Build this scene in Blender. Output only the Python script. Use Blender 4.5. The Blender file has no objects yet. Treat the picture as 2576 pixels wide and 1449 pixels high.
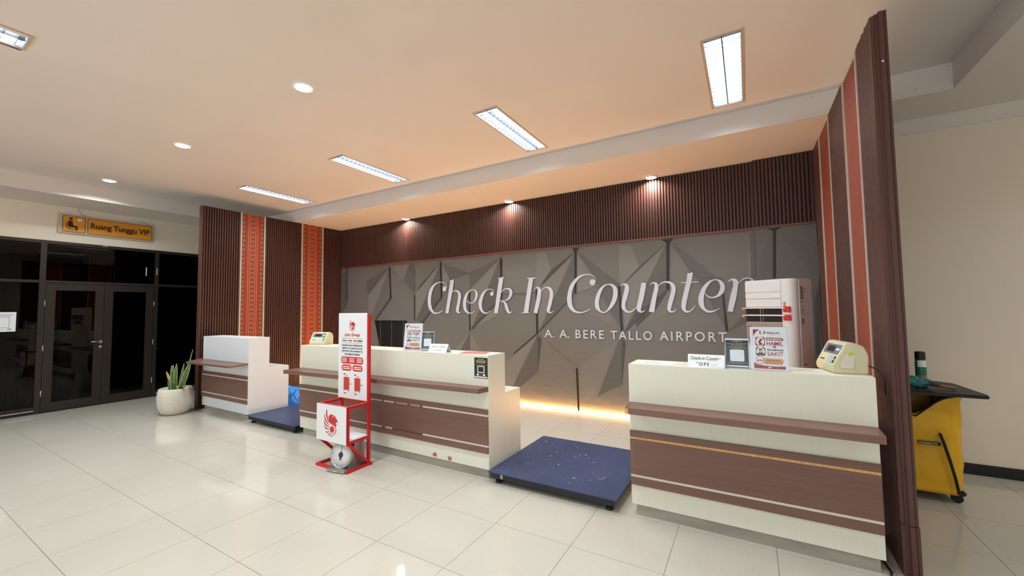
import bpy, bmesh, math, random
from mathutils import Vector, Matrix
from mathutils.geometry import tessellate_polygon
R=random.Random(7)
SC=bpy.context.scene
COL=SC.collection
PI=math.pi
# ---------------------------------------------------------------- camera, world, exposure
F_PX=1011.45; YAW,PITCH,ROLL=.5293,.0522,-.0129
cy,sy,cp,sp=math.cos(YAW),math.sin(YAW),math.cos(PITCH),math.sin(PITCH)
fw=Vector((-sy*cp,cy*cp,sp)); rt=Vector((cy,sy,0)); up=rt.cross(fw)
cr,sr=math.cos(ROLL),math.sin(ROLL)
rt2=rt*cr+up*sr; up2=-rt*sr+up*cr
cam=bpy.data.cameras.new('camera'); cam.sensor_width=36.0; cam.lens=F_PX/2576*36.0; cam.clip_start=.05; cam.clip_end=60
co=bpy.data.objects.new('camera',cam); COL.objects.link(co)
co.matrix_world=Matrix(((rt2.x,up2.x,-fw.x,0),(rt2.y,up2.y,-fw.y,0),(rt2.z,up2.z,-fw.z,1.607),(0,0,0,1)))
SC.camera=co
w=bpy.data.worlds.new('world'); SC.world=w; w.use_nodes=True
w.node_tree.nodes['Background'].inputs[0].default_value=(.5,.55,.65,1)
w.node_tree.nodes['Background'].inputs[1].default_value=.02
SC.view_settings.view_transform='Standard'; SC.view_settings.look='None'
SC.view_settings.gamma=1.0; SC.view_settings.use_curve_mapping=False
SC.view_settings.exposure=-0.2
SC.cycles.use_denoising=True
SC.cycles.max_bounces=8; SC.cycles.diffuse_bounces=5; SC.cycles.glossy_bounces=4; SC.cycles.transmission_bounces=4; SC.cycles.transparent_max_bounces=12
SC.cycles.sample_clamp_indirect=6.0; SC.cycles.caustics_reflective=False; SC.cycles.caustics_refractive=False
ZC,ZS,YF=3.689,3.456,4.842          # main ceiling, lower soffit, face of the drop
XE0,XE1=-9.08,1.60                  # sides of the raised ceiling field
YB,XL,XR=5.955,-8.0,.739            # banner wall, left wing, right wing
TRO_X=(-7.16,-4.735,-2.30,-.098); TRO_W,TRO_L=.30,1.256
TRO_Y=(4.02,.09,-3.6)
DOWN_X=(-8.51,-5.97,-3.48,-.98); DOWN_Y=2.165
SPOT_X=(-5.887,-3.46,-1.117); SPOT_Y=5.85
P_TRO,P_DOWN,P_SPOT,P_LED,P_FILL=(42, 34, 18, 400, 235)
def area_lamp(name,loc,sx,sy,power,color,spread=180,rot=(0,0,0),shape='RECTANGLE'):
    l=bpy.data.lights.new(name,'AREA'); l.shape=shape; l.size=sx
    if shape=='RECTANGLE': l.size_y=sy
    l.energy=power; l.color=color; l.spread=math.radians(spread)
    o=bpy.data.objects.new(name,l); COL.objects.link(o); o.location=loc; o.rotation_euler=rot
    return o
for yy in TRO_Y:
    for xx in TRO_X:
        if yy<-3 and xx<-6: continue
        area_lamp('troffer_lamp',(xx,yy,ZC+.062),.24,1.16,P_TRO,(.83,.97,1.0))
for xx in DOWN_X: area_lamp('downlight_lamp',(xx,DOWN_Y,ZC-.014),.13,.13,P_DOWN,(.85,.97,1.0),150,shape='DISK')
for xx,yy in ((3.1,2.6),(4.3,4.7),(3.1,-.6)): area_lamp('downlight_lamp',(xx,yy,ZS-.014),.13,.13,P_DOWN*.6,(.9,.97,1.0),150,shape='DISK')  # added lamps out of view, brighten the area beyond the right wing
for xx in SPOT_X: area_lamp('spot_lamp',(xx,SPOT_Y,ZS-.022),.13,.13,P_SPOT,(1,.93,.84),150,shape='DISK')
# added fill lamp behind the camera, lifts counter fronts and ceiling
area_lamp('added_front_fill',(-3.6,-5.70,1.75),11.0,2.7,P_FILL,(.80,.955,1.0),180,(math.radians(90),0,0))
# ---------------------------------------------------------------- materials
def lin(c):
    c=c/255.0
    return c/12.92 if c<=.04045 else ((c+.055)/1.055)**2.4
def rgb(h):
    if isinstance(h,str): h=tuple(int(h[i:i+2],16) for i in (0,2,4))
    return (lin(h[0]),lin(h[1]),lin(h[2]),1)
MATS={}
def mat(name,col,rough=.5,metal=0,var=0,scale=(4,4,4),bump=0,bscale=60,emit=None,es=0,spec=.5,coat=0,var2=None,detail=4):
    if name in MATS: return MATS[name]
    m=bpy.data.materials.new(name); m.use_nodes=True; nt=m.node_tree; b=nt.nodes['Principled BSDF']
    b.inputs['Base Color'].default_value=rgb(col); b.inputs['Roughness'].default_value=rough; b.inputs['Metallic'].default_value=metal
    b.inputs['Specular IOR Level'].default_value=spec; b.inputs['Coat Weight'].default_value=coat
    if emit: b.inputs['Emission Color'].default_value=rgb(emit); b.inputs['Emission Strength'].default_value=es
    if var or bump:
        tc=nt.nodes.new('ShaderNodeTexCoord'); mp=nt.nodes.new('ShaderNodeMapping'); mp.inputs['Scale'].default_value=scale
        nt.links.new(tc.outputs['Object'],mp.inputs['Vector'])
    if var:
        n=nt.nodes.new('ShaderNodeTexNoise'); n.inputs['Scale'].default_value=1; n.inputs['Detail'].default_value=detail
        nt.links.new(mp.outputs[0],n.inputs['Vector'])
        mx=nt.nodes.new('ShaderNodeMix'); mx.data_type='RGBA'; c=rgb(col)
        d=rgb(var2) if var2 else None
        mx.inputs['A'].default_value=d if d else tuple(min(1,v*(1+var)) for v in c[:3])+(1,)
        mx.inputs['B'].default_value=c if d else tuple(v*(1-var) for v in c[:3])+(1,)
        rp=nt.nodes.new('ShaderNodeMapRange'); rp.inputs[1].default_value=.3; rp.inputs[2].default_value=.7
        nt.links.new(n.outputs['Fac'],rp.inputs[0]); nt.links.new(rp.outputs[0],mx.inputs['Factor'])
        nt.links.new(mx.outputs['Result'],b.inputs['Base Color'])
    if bump:
        n2=nt.nodes.new('ShaderNodeTexNoise'); n2.inputs['Scale'].default_value=bscale; n2.inputs['Detail'].default_value=3
        nt.links.new(tc.outputs['Object'],n2.inputs['Vector'])
        bp=nt.nodes.new('ShaderNodeBump'); bp.inputs['Strength'].default_value=bump; bp.inputs['Distance'].default_value=.01
        nt.links.new(n2.outputs['Fac'],bp.inputs['Height']); nt.links.new(bp.outputs[0],b.inputs['Normal'])
    MATS[name]=m; return m
def emis(name,col,s):
    m=bpy.data.materials.new(name); m.use_nodes=True; nt=m.node_tree; nt.nodes.remove(nt.nodes['Principled BSDF'])
    e=nt.nodes.new('ShaderNodeEmission'); e.inputs[0].default_value=rgb(col); e.inputs[1].default_value=s
    nt.links.new(e.outputs[0],nt.nodes['Material Output'].inputs[0]); MATS[name]=m; return m
def attr_mat(name,rough=.5,bump=0,bscale=6,stretch=(1,1,1)):
    m=mat(name,(120,120,120),rough); nt=m.node_tree; b=nt.nodes['Principled BSDF']
    a=nt.nodes.new('ShaderNodeVertexColor'); a.layer_name='Col'; nt.links.new(a.outputs['Color'],b.inputs['Base Color'])
    if bump:
        tc=nt.nodes.new('ShaderNodeTexCoord'); mp=nt.nodes.new('ShaderNodeMapping'); mp.inputs['Scale'].default_value=stretch
        n2=nt.nodes.new('ShaderNodeTexNoise'); n2.inputs['Scale'].default_value=bscale; n2.inputs['Detail'].default_value=3
        nt.links.new(tc.outputs['Object'],mp.inputs[0]); nt.links.new(mp.outputs[0],n2.inputs['Vector'])
        bp=nt.nodes.new('ShaderNodeBump'); bp.inputs['Strength'].default_value=bump; bp.inputs['Distance'].default_value=.02
        nt.links.new(n2.outputs['Fac'],bp.inputs['Height']); nt.links.new(bp.outputs[0],b.inputs['Normal'])
    return m
def glass_mat(name,tint,refl_rough=.02,ior=1.5,base=1.0):
    m=bpy.data.materials.new(name); m.use_nodes=True; nt=m.node_tree; nt.nodes.remove(nt.nodes['Principled BSDF'])
    t=nt.nodes.new('ShaderNodeBsdfTransparent'); t.inputs[0].default_value=tint
    g=nt.nodes.new('ShaderNodeBsdfGlossy'); g.inputs['Roughness'].default_value=refl_rough; g.inputs[0].default_value=(.9,.9,.9,1)
    lw=nt.nodes.new('ShaderNodeLayerWeight'); pw=nt.nodes.new('ShaderNodeMath'); pw.operation='POWER'; pw.inputs[1].default_value=5; nt.links.new(lw.outputs['Facing'],pw.inputs[0])
    f=nt.nodes.new('ShaderNodeMath'); f.operation='MULTIPLY_ADD'; f0=((ior-1)/(ior+1))**2; f.inputs[1].default_value=base*.9*(1-f0); f.inputs[2].default_value=f0*base; nt.links.new(pw.outputs[0],f.inputs[0])
    mx=nt.nodes.new('ShaderNodeMixShader'); nt.links.new(f.outputs[0],mx.inputs[0]); nt.links.new(t.outputs[0],mx.inputs[1]); nt.links.new(g.outputs[0],mx.inputs[2])
    nt.links.new(mx.outputs[0],nt.nodes['Material Output'].inputs[0]); MATS[name]=m; return m
M_CEIL=mat('ceiling_paint',(224,216,212),.85,var=.03,scale=(.7,.7,.7),bump=.03,bscale=3)
M_WALL=mat('wall_paint',(234,222,206),.8,var=.02,scale=(1,1,1))
M_SLAT=mat('dark_wood_slats',(84,50,43),.42,var=.16,scale=(60,60,1.2))
M_BOARD=mat('dark_wood_board',(88,54,47),.45,var=.15,scale=(60,60,1.5))
M_TRIM=mat('metal_trim',(214,204,194),.35,.3)
M_LAM=mat('cream_laminate',(229,226,212),.38,var=.012,scale=(34,34,3))
M_LAMW=mat('white_laminate',(228,232,238),.4,var=.01,scale=(34,34,3))
M_BROWN=mat('brown_laminate',(121,86,76),.4,var=.10,scale=(2,30,45),var2=None)
M_INLAY=mat('white_inlay',(232,222,215),.4)
M_RAW=mat('raw_particle_board',(222,172,116),.8,var=.18,scale=(40,40,40))
M_KICK=mat('grey_kickplate',(164,157,148),.6,var=.14,scale=(3,3,12))
M_BLACK=mat('black_plastic',(22,22,24),.45)
M_FRAME=mat('dark_window_frame',(48,40,36),.4,.2,var=.08,scale=(20,20,2))
M_RED=mat('red_painted_steel',(206,22,28),.35)
M_WHITE=mat('white_board',(236,236,240),.45)
M_PAPER=mat('white_paper',(240,240,246),.7)
M_PRED=mat('printed_red',(205,40,34),.5)
M_PDARK=mat('printed_dark',(48,46,48),.5)
M_PMAR=mat('printed_maroon',(170,48,44),.5)
M_PTEAL=mat('printed_teal',(26,46,60),.4)
M_PBLK=mat('printed_black',(20,22,26),.4)
M_PGOLD=mat('printed_gold',(200,172,110),.5)
M_PORG=mat('printed_orange',(236,168,84),.5)
M_PGRY=mat('printed_grey',(150,148,152),.5)
M_PWH=mat('printed_white',(240,240,244),.5)
M_STEEL=mat('navy_steel',(60,70,106),.42,.1,var=.14,scale=(3,3,3),bump=.1,bscale=40)
M_STEELD=mat('dark_navy_steel',(26,30,46),.45,.1)
M_RUB=mat('black_rubber',(20,19,19),.7)
M_CREAM=mat('cream_plastic',(214,207,176),.42,var=.04,scale=(12,12,12))
M_MET=mat('brushed_metal',(176,174,172),.35,.75,var=.05,scale=(5,5,30))
M_CHROME=mat('chrome',(205,205,205),.18,1)
M_ACR=glass_mat('clear_acrylic',(.95,.96,.97,1),.03,1.5,.35)
M_LET=mat('banner_lettering',(228,230,246),.5)
M_GROOVE=mat('slat_groove',(30,15,13),.7)
def plink(m,sock): return m.node_tree.nodes['Principled BSDF'].inputs[sock]
# ---------------------------------------------------------------- helpers
def link(me,name,parent=None,m=None,loc=None,rot=None,kind=None,label=None):
    o=bpy.data.objects.new(name,me); COL.objects.link(o)
    if m is not None:
        for k in (m if isinstance(m,(list,tuple)) else [m]): me.materials.append(k)
    if parent is not None: o.parent=parent
    if loc is not None: o.location=loc
    if rot is not None: o.rotation_euler=rot
    if kind: o['kind']=kind
    if label: o['label']=label
    return o
def tag(o,label,cat,group=None,kind=None):
    o['label']=label; o['category']=cat
    if group: o['group']=group
    if kind: o['kind']=kind
    return o
def thing(name,label,cat,loc=(0,0,0),rotz=0,group=None):
    o=bpy.data.objects.new(name,None); COL.objects.link(o); o.empty_display_size=.1
    o.location=loc; o.rotation_euler=(0,0,rotz)
    return tag(o,label,cat,group)
def struct(name,loc=(0,0,0)):
    o=bpy.data.objects.new(name,None); COL.objects.link(o); o.location=loc; o['kind']='structure'; return o
class B:
    """collects shapes, then links them as one mesh"""
    def __init__(s): s.b=bmesh.new()
    def box(s,x0,x1,y0,y1,z0,z1,mi=0,bev=0):
        vs=[s.b.verts.new(p) for p in ((x0,y0,z0),(x1,y0,z0),(x1,y1,z0),(x0,y1,z0),(x0,y0,z1),(x1,y0,z1),(x1,y1,z1),(x0,y1,z1))]
        fs=[s.b.faces.new([vs[i] for i in q]) for q in ((3,2,1,0),(4,5,6,7),(0,1,5,4),(1,2,6,5),(2,3,7,6),(3,0,4,7))]
        for f in fs: f.material_index=mi
        if bev:
            es={e for f in fs for e in f.edges}
            bmesh.ops.bevel(s.b,geom=list(es),offset=bev,segments=2,affect='EDGES')
        return s
    def face(s,pts,mi=0):
        f=s.b.faces.new([s.b.verts.new(p) for p in pts]); f.material_index=mi; return f
    def prism(s,pts,v,mi=0,cap=True):
        """extrude closed 3-D outline by vector v"""
        v=Vector(v); a=[s.b.verts.new(p) for p in pts]; c=[s.b.verts.new(Vector(p)+v) for p in pts]; n=len(pts)
        for i in range(n):
            f=s.b.faces.new((a[i],a[(i+1)%n],c[(i+1)%n],c[i])); f.material_index=mi
        if cap:
            f=s.b.faces.new(a[::-1]); f.material_index=mi; f=s.b.faces.new(c); f.material_index=mi
        return s
    def cyl(s,p,q,r,r2=None,n=16,mi=0,cap=True):
        p,q=Vector(p),Vector(q); d=(q-p); r2=r if r2 is None else r2
        t=Vector((0,0,1)) if abs(d.normalized().z)<.9 else Vector((1,0,0)); u=d.cross(t).normalized(); v=d.normalized().cross(u)
        A=[s.b.verts.new(p+(u*math.cos(2*PI*i/n)+v*math.sin(2*PI*i/n))*r) for i in range(n)]
        C=[s.b.verts.new(q+(u*math.cos(2*PI*i/n)+v*math.sin(2*PI*i/n))*r2) for i in range(n)]
        for i in range(n):
            f=s.b.faces.new((A[i],A[(i+1)%n],C[(i+1)%n],C[i])); f.material_index=mi; f.smooth=True
        if cap:
            f=s.b.faces.new(A[::-1]); f.material_index=mi; f=s.b.faces.new(C); f.material_index=mi
        return s
    def lathe(s,prof,c=(0,0,0),n=32,mi=0,smooth=True):
        rings=[]
        for r,z in prof:
            rings.append([s.b.verts.new((c[0]+r*math.cos(2*PI*i/n),c[1]+r*math.sin(2*PI*i/n),c[2]+z)) for i in range(n)])
        for a,b in zip(rings,rings[1:]):
            for i in range(n):
                f=s.b.faces.new((a[i],a[(i+1)%n],b[(i+1)%n],b[i])); f.smooth=smooth; f.material_index=mi
        return s
    def tube(s,pts,r,n=8,mi=0):
        pts=[Vector(p) for p in pts]; prev=None
        for i,p in enumerate(pts):
            d=(pts[min(i+1,len(pts)-1)]-pts[max(i-1,0)]).normalized()
            t=Vector((0,0,1)) if abs(d.z)<.95 else Vector((1,0,0)); u=d.cross(t).normalized(); v=d.cross(u)
            ring=[s.b.verts.new(p+(u*math.cos(2*PI*k/n)+v*math.sin(2*PI*k/n))*r) for k in range(n)]
            if prev:
                for k in range(n):
                    f=s.b.faces.new((prev[k],prev[(k+1)%n],ring[(k+1)%n],ring[k])); f.smooth=True; f.material_index=mi
            else: s.b.faces.new(ring[::-1]).material_index=mi
            prev=ring
        s.b.faces.new(prev).material_index=mi
        return s
    def mesh(s,name,norm=True):
        if norm: bmesh.ops.recalc_face_normals(s.b,faces=s.b.faces[:])
        me=bpy.data.meshes.new(name); s.b.to_mesh(me); s.b.free(); return me
    def go(s,name,m,parent=None,loc=None,rot=None,kind=None,label=None,norm=True):
        return link(s.mesh(name,norm),name,parent,m,loc,rot,kind,label)
def rects_with_holes(x0,x1,y0,y1,holes):
    xs=sorted({x0,x1,*[h[0] for h in holes],*[h[1] for h in holes]}); ys=sorted({y0,y1,*[h[2] for h in holes],*[h[3] for h in holes]})
    for a,b in zip(xs,xs[1:]):
        for c,d in zip(ys,ys[1:]):
            mx,my=(a+b)/2,(c+d)/2
            if any(h[0]<mx<h[1] and h[2]<my<h[3] for h in holes): continue
            yield a,b,c,d
def dup(root,loc=None,rotz=None,label=None,group=None):
    r=root.copy(); COL.objects.link(r)
    if loc is not None: r.location=loc
    if rotz is not None: r.rotation_euler=(0,0,rotz)
    if label: r['label']=label
    if group: r['group']=group
    for ch in list(root.children):
        c=ch.copy(); COL.objects.link(c); c.parent=r
        for g in list(ch.children):
            d=g.copy(); COL.objects.link(d); d.parent=c
    return r
_dg=None
def text_pts(s,bold=0,shear=0,spacing=1.0):
    """flat text as triangles in a unit frame: returns verts, faces"""
    cu=bpy.data.curves.new('t','FONT'); cu.body=s; cu.size=1; cu.offset=bold; cu.shear=shear; cu.space_character=spacing; cu.resolution_u=3
    o=bpy.data.objects.new('t',cu); COL.objects.link(o)
    dg=bpy.context.evaluated_depsgraph_get(); ev=o.evaluated_get(dg); me=ev.to_mesh()
    v=[(p.co.x,p.co.y) for p in me.vertices]; f=[tuple(q.vertices) for q in me.polygons]
    ev.to_mesh_clear(); bpy.data.objects.remove(o); bpy.data.curves.remove(cu)
    return v,f
class Sheet:
    """flat print on a plane: origin O, right U, up V, normal N; layers become part meshes"""
    def __init__(s,O,U,V,N,step=.0003): s.n=0; s.O,s.U,s.V,s.N=Vector(O),Vector(U),Vector(V),Vector(N); s.step=step; s.L={}
    def P(s,x,y,k): return s.O+s.U*x+s.V*y+s.N*(s.step*k)
    def bm(s,key):
        if key not in s.L: s.L[key]=bmesh.new()
        return s.L[key]
    def poly(s,key,pts,k=1):
        b=s.bm(key); s.n+=1; k=k+(s.n%12)*.07
        vs=[b.verts.new(s.P(x,y,k)) for x,y in pts]
        for t in tessellate_polygon([[Vector((x,y,0)) for x,y in pts]]):
            try: b.faces.new([vs[i] for i in t])
            except ValueError: pass
    def rect(s,key,x0,x1,y0,y1,k=1,r=0):
        if r<=0: return s.poly(key,[(x0,y0),(x1,y0),(x1,y1),(x0,y1)],k)
        pts=[]
        for cx,cy_,a in ((x1-r,y1-r,0),(x0+r,y1-r,90),(x0+r,y0+r,180),(x1-r,y0+r,270)):
            for t in range(0,91,15): pts.append((cx+r*math.cos(math.radians(a+t)),cy_+r*math.sin(math.radians(a+t))))
        s.poly(key,pts,k)
    def ell(s,key,cx,cy_,rx,ry=None,k=1,n=28):
        ry=rx if ry is None else ry
        s.poly(key,[(cx+rx*math.cos(2*PI*i/n),cy_+ry*math.sin(2*PI*i/n)) for i in range(n)],k)
    def text(s,key,t,x0,x1,y0,y1,k=2,bold=0,shear=0,spacing=1.0):
        v,f=text_pts(t,bold,shear,spacing)
        if not v: return
        ax,bx=min(p[0] for p in v),max(p[0] for p in v); ay,by=min(p[1] for p in v),max(p[1] for p in v)
        b=s.bm(key); vs=[b.verts.new(s.P(x0+(p[0]-ax)/(bx-ax)*(x1-x0),y0+(p[1]-ay)/(by-ay)*(y1-y0),k)) for p in v]
        for q in f:
            try: b.faces.new([vs[i] for i in q])
            except ValueError: pass
    def stroke(s,key,pts,k=2,sub=6,sx=1,sy=1):
        """pts: (x,y,width) catmull-rom smoothed ribbon; width may be a pair (across x, across y)"""
        P=[tuple(p[:2])+(p[2],p[3] if len(p)>3 else p[2]) for p in pts]
        closed=abs(P[0][0]-P[-1][0])<1e-6 and abs(P[0][1]-P[-1][1])<1e-6
        out=[]
        n=len(P)
        for i in range(n-1):
            p0=P[i-1] if i>0 else (P[-2] if closed else P[0]); p1=P[i]; p2=P[i+1]; p3=P[i+2] if i+2<n else (P[1] if closed else P[-1])
            for t in range(sub):
                t=t/sub
                out.append(tuple(.5*((2*p1[c])+(-p0[c]+p2[c])*t+(2*p0[c]-5*p1[c]+4*p2[c]-p3[c])*t*t+(-p0[c]+3*p1[c]-3*p2[c]+p3[c])*t**3) for c in range(4)))
        out.append(P[-1])
        b=s.bm(key); prev=None
        for i,p in enumerate(out):
            a=out[max(i-1,0)]; c=out[min(i+1,len(out)-1)]
            if closed and i in (0,len(out)-1): a=out[-2]; c=out[1]
            dx,dy=c[0]-a[0],c[1]-a[1]; L=math.hypot(dx,dy) or 1; nx,ny=-dy/L,dx/L
            wv=math.hypot(nx*p[3],ny*p[2])/2   # p[3]: width if normal is horizontal, p[2]: if vertical
            q=[b.verts.new(s.P(p[0]+nx*wv,p[1]+ny*wv,k)),b.verts.new(s.P(p[0]-nx*wv,p[1]-ny*wv,k))]
            if prev:
                try: b.faces.new((prev[0],prev[1],q[1],q[0]))
                except ValueError: pass
            prev=q
    def finish(s,parent,table):
        """table: key -> (part name, material)"""
        out={}
        for key,b in s.L.items():
            name,m=table[key]
            bmesh.ops.triangulate(b,faces=[f for f in b.faces if len(f.verts)>4])
            me=bpy.data.meshes.new(name); b.to_mesh(me); b.free()
            out[key]=link(me,name,parent,m)
        s.L={}
        return out

# ================================================================ SETTING
# ---- floor: slab with separate polished tiles where the photograph tells them apart
T,TX,TY=.6,-2.297,2.012
TILES={-3:(-7,-2),-2:(-13,-1),-1:(-13,1),0:(-13,3),1:(-13,5),2:(-13,6),3:(-13,6),4:(-13,7),5:(-13,7)}
tset={(i,j) for j,(a,b) in TILES.items() for i in range(a,b+1)}
floor=struct('floor')
b=B()
RX0,RX1,RY0,RY1=-10.097,5.503,-5.788,6.212
for i in range(-13,13):
    for j in range(-13,7):
        z=-.004 if (i,j) in tset else 0
        x,y=TX+i*T,TY+j*T
        b.face([(x,y,z),(x+T,y,z),(x+T,y+T,z),(x,y+T,z)])
M_GROUT=mat('grout',(150,140,128),.8)
M_TILE=mat('polished_tile',(229,220,206),.13,spec=.5,coat=.0)
nt=M_TILE.node_tree; bs=nt.nodes['Principled BSDF']
tc=nt.nodes.new('ShaderNodeTexCoord'); oi=nt.nodes.new('ShaderNodeObjectInfo')
geo=nt.nodes.new('ShaderNodeNewGeometry')
mp=nt.nodes.new('ShaderNodeMapping'); mp.inputs['Scale'].default_value=(130,7,1)
add=nt.nodes.new('ShaderNodeVectorMath'); add.operation='ADD'
nt.links.new(geo.outputs['Position'],mp.inputs[0]); nt.links.new(mp.outputs[0],add.inputs[0])
ms=nt.nodes.new('ShaderNodeVectorMath'); ms.operation='SCALE'; ms.inputs[3].default_value=50
cmb=nt.nodes.new('ShaderNodeCombineXYZ'); nt.links.new(oi.outputs['Random'],cmb.inputs[1]); nt.links.new(cmb.outputs[0],ms.inputs[0]); nt.links.new(ms.outputs[0],add.inputs[1])
n1=nt.nodes.new('ShaderNodeTexNoise'); n1.inputs['Scale'].default_value=1; n1.inputs['Detail'].default_value=3; nt.links.new(add.outputs[0],n1.inputs[0])
n2=nt.nodes.new('ShaderNodeTexNoise'); n2.inputs['Scale'].default_value=.9; nt.links.new(geo.outputs['Position'],n2.inputs[0])
m1=nt.nodes.new('ShaderNodeMix'); m1.data_type='RGBA'; m1.inputs['A'].default_value=rgb((211,204,193)); m1.inputs['B'].default_value=rgb((198,191,179))
nt.links.new(n1.outputs[0],m1.inputs['Factor'])
m2=nt.nodes.new('ShaderNodeMix'); m2.data_type='RGBA'; m2.blend_type='MULTIPLY'; m2.inputs['B'].default_value=(.93,.93,.93,1)
mr=nt.nodes.new('ShaderNodeMapRange'); mr.inputs[1].default_value=.35; mr.inputs[2].default_value=.75; nt.links.new(n2.outputs[0],mr.inputs[0]); nt.links.new(mr.outputs[0],m2.inputs['Factor'])
nt.links.new(m1.outputs['Result'],m2.inputs['A']); nt.links.new(m2.outputs['Result'],bs.inputs['Base Color'])
mr2=nt.nodes.new('ShaderNodeMapRange'); mr2.inputs[3].default_value=.05; mr2.inputs[4].default_value=.13; nt.links.new(n2.outputs[0],mr2.inputs[0]); nt.links.new(mr2.outputs[0],bs.inputs['Roughness'])
me=b.mesh('floor_slab')
o=link(me,'floor_slab',floor,[M_GROUT,M_TILE])
for p in me.polygons: p.material_index=0 if p.center.z<-.001 else 1
G=.0016
tb=B().box(G,T-G,G,T-G,-.004,0).mesh('floor_tile'); tb.materials.append(M_TILE)
tb2=B().box(.047,T-G,G,T-G,-.004,0).mesh('floor_tile'); tb2.materials.append(M_TILE)
for (i,j) in sorted(tset):
    link(tb2 if i==-13 else tb,'tile',floor,None,(TX+i*T,TY+j*T,0))
# ---- ceiling with raised field, troffer openings
ce=B()
holes=[]
for yy in TRO_Y:
    for xx in TRO_X:
        if yy<-3 and xx<-6: continue
        holes.append((xx-.135,xx+.135,yy-.613,yy+.613))
for a,b_,c,d in rects_with_holes(XE0,XE1,RY0,YF,holes): ce.face([(a,c,ZC),(a,d,ZC),(b_,d,ZC),(b_,c,ZC)])
ce.face([(XE0,YF,ZC),(XE1,YF,ZC),(XE1,YF,ZS),(XE0,YF,ZS)])
ce.face([(XE0,RY0,ZC),(XE0,YF,ZC),(XE0,YF,ZS),(XE0,RY0,ZS)])
ce.face([(XE1,RY0,ZC),(XE1,YF,ZC),(XE1,YF,ZS),(XE1,RY0,ZS)])
ce.face([(-10.3,YF,ZS),(RX1,YF,ZS),(RX1,6.2,ZS),(-10.3,6.2,ZS)])
ce.face([(-10.3,RY0,ZS),(XE0,RY0,ZS),(XE0,YF,ZS),(-10.3,YF,ZS)])
ce.face([(XE1,RY0,ZS),(RX1,RY0,ZS),(RX1,YF,ZS),(XE1,YF,ZS)])
ce.box(-10.3,RX1,RY0,6.2,3.86,3.9)
ceil=ce.go('ceiling',M_CEIL,norm=False); ceil['kind']='structure'
# hairline plaster cracks and a cornice at the far right wall
b=B(); b.tube([(1.60,4.80,ZC-.002),(1.62,4.5,ZC-.002),(1.64,4.05,ZC-.002)],.0025,4); b.go('plaster_crack',mat('crack',(150,138,126),.9),ceil)
b=B()
for x,z in ((1.36,3.52),(1.53,3.47),(1.575,3.66),(.62,3.66)): b.cyl((x,YF-.003,z),(x,YF+.0,z),.004,n=6)
b.go('paint_chip',mat('crack',(150,138,126),.9),ceil)
# ---- walls
wb=B()
OPX0,OPX1,OPZ0,OPZ1=-7.045,-5.95,.72,1.402
wb.box(-10.3,OPX0,5.975,6.1,0,3.6); wb.box(OPX1,.82,5.975,6.1,0,3.6); wb.box(OPX0,OPX1,5.975,6.1,0,OPZ0); wb.box(OPX0,OPX1,5.975,6.1,OPZ1,3.6)
o=wb.go('wall_back',M_WALL); o['kind']='structure'
o=B().box(.82,RX1,5.52,5.62,0,3.5).go('wall_back_right',M_WALL); o['kind']='structure'
b=B(); b.prism([(.82,5.52,3.456),(.82,5.44,3.456),(.82,5.44,3.44),(.82,5.50,3.36),(.82,5.505,3.33),(.82,5.52,3.33)],(RX1-.82,0,0)); o=b.go('trim_1',M_CEIL); o['kind']='structure'
o=B().box(.83,RX1,5.505,5.52,0,.1).go('baseboard_back',M_BLACK); o['kind']='structure'
o=B().box(-10.3,RX1,RY0-.1,RY0,0,3.9).go('wall_front',M_WALL); o['kind']='structure'
o=B().box(RX1,RX1+.1,RY0,6.2,0,3.9).go('wall_right',M_WALL); o['kind']='structure'
# left wall above and beside the glazing, dark waiting room behind it
XG=-10.057
b=B(); b.box(XG-.15,XG+.012,RY0,6.2,2.853,3.6); b.box(XG-.15,XG+.0,4.06,6.2,0,2.853); b.box(XG-.15,XG,RY0,-1.2,0,2.853)
o=b.go('wall_left',M_WALL); o['kind']='structure'
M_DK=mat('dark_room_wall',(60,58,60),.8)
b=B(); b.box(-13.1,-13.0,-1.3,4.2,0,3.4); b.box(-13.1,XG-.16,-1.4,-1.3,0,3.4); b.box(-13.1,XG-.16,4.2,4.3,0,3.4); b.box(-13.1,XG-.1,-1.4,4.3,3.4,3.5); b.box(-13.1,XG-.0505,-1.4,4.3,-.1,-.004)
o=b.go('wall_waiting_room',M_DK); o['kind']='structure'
b=B().box(XG-.02,XG+.02,1.0,1.79,0,.05).box(XG-.02,XG+.02,3.32,4.02,0,.05)
o=b.go('baseboard_left',M_BLACK); o['kind']='structure'
o=B().box(XG-.02,XG+.028,.9,1.78,.05,.062).box(XG-.02,XG+.028,3.32,4.0,.05,.062).go('trim_2',M_TRIM); o['kind']='structure'
# ---- glazed screen: window_1 with posts, rails, panes and two door leaves
M_GLASS=glass_mat('dark_tinted_glass',(.16,.16,.17,1),.015,1.35)
win=struct('window_1',(XG,0,0))
def fr(name,y0,y1,z0,z1,d=.045,par=None,label=None):
    return B().box(-d/2,d/2,y0,y1,z0,z1,bev=.003).go(name,M_FRAME,par or win,label=label)
for y0,y1 in ((-1.2,-1.14),(.30,.36),(1.765,1.835),(3.255,3.315),(3.985,4.03)): fr('post',y0,y1,0 if y1>.5 else 0,2.853,.06)
for y0,y1 in ((-1.14,.30),(.36,1.765),(1.835,3.255),(3.315,3.985)):
    fr('top_rail',y0,y1,2.80,2.853); fr('transom',y0,y1,2.14,2.185)
    B().box(-.004,.004,y0,y1,2.185,2.80).go('pane',M_GLASS,win)
for y0,y1 in ((-1.14,.30),(.36,1.765),(3.315,3.985)):
    fr('bottom_rail',y0,y1,.062,.12); B().box(-.004,.004,y0,y1,.12,2.14).go('pane',M_GLASS,win)
B().box(-.03,.05,4.03,4.06,0,2.853).go('edge_board',M_BOARD,win)
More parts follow.
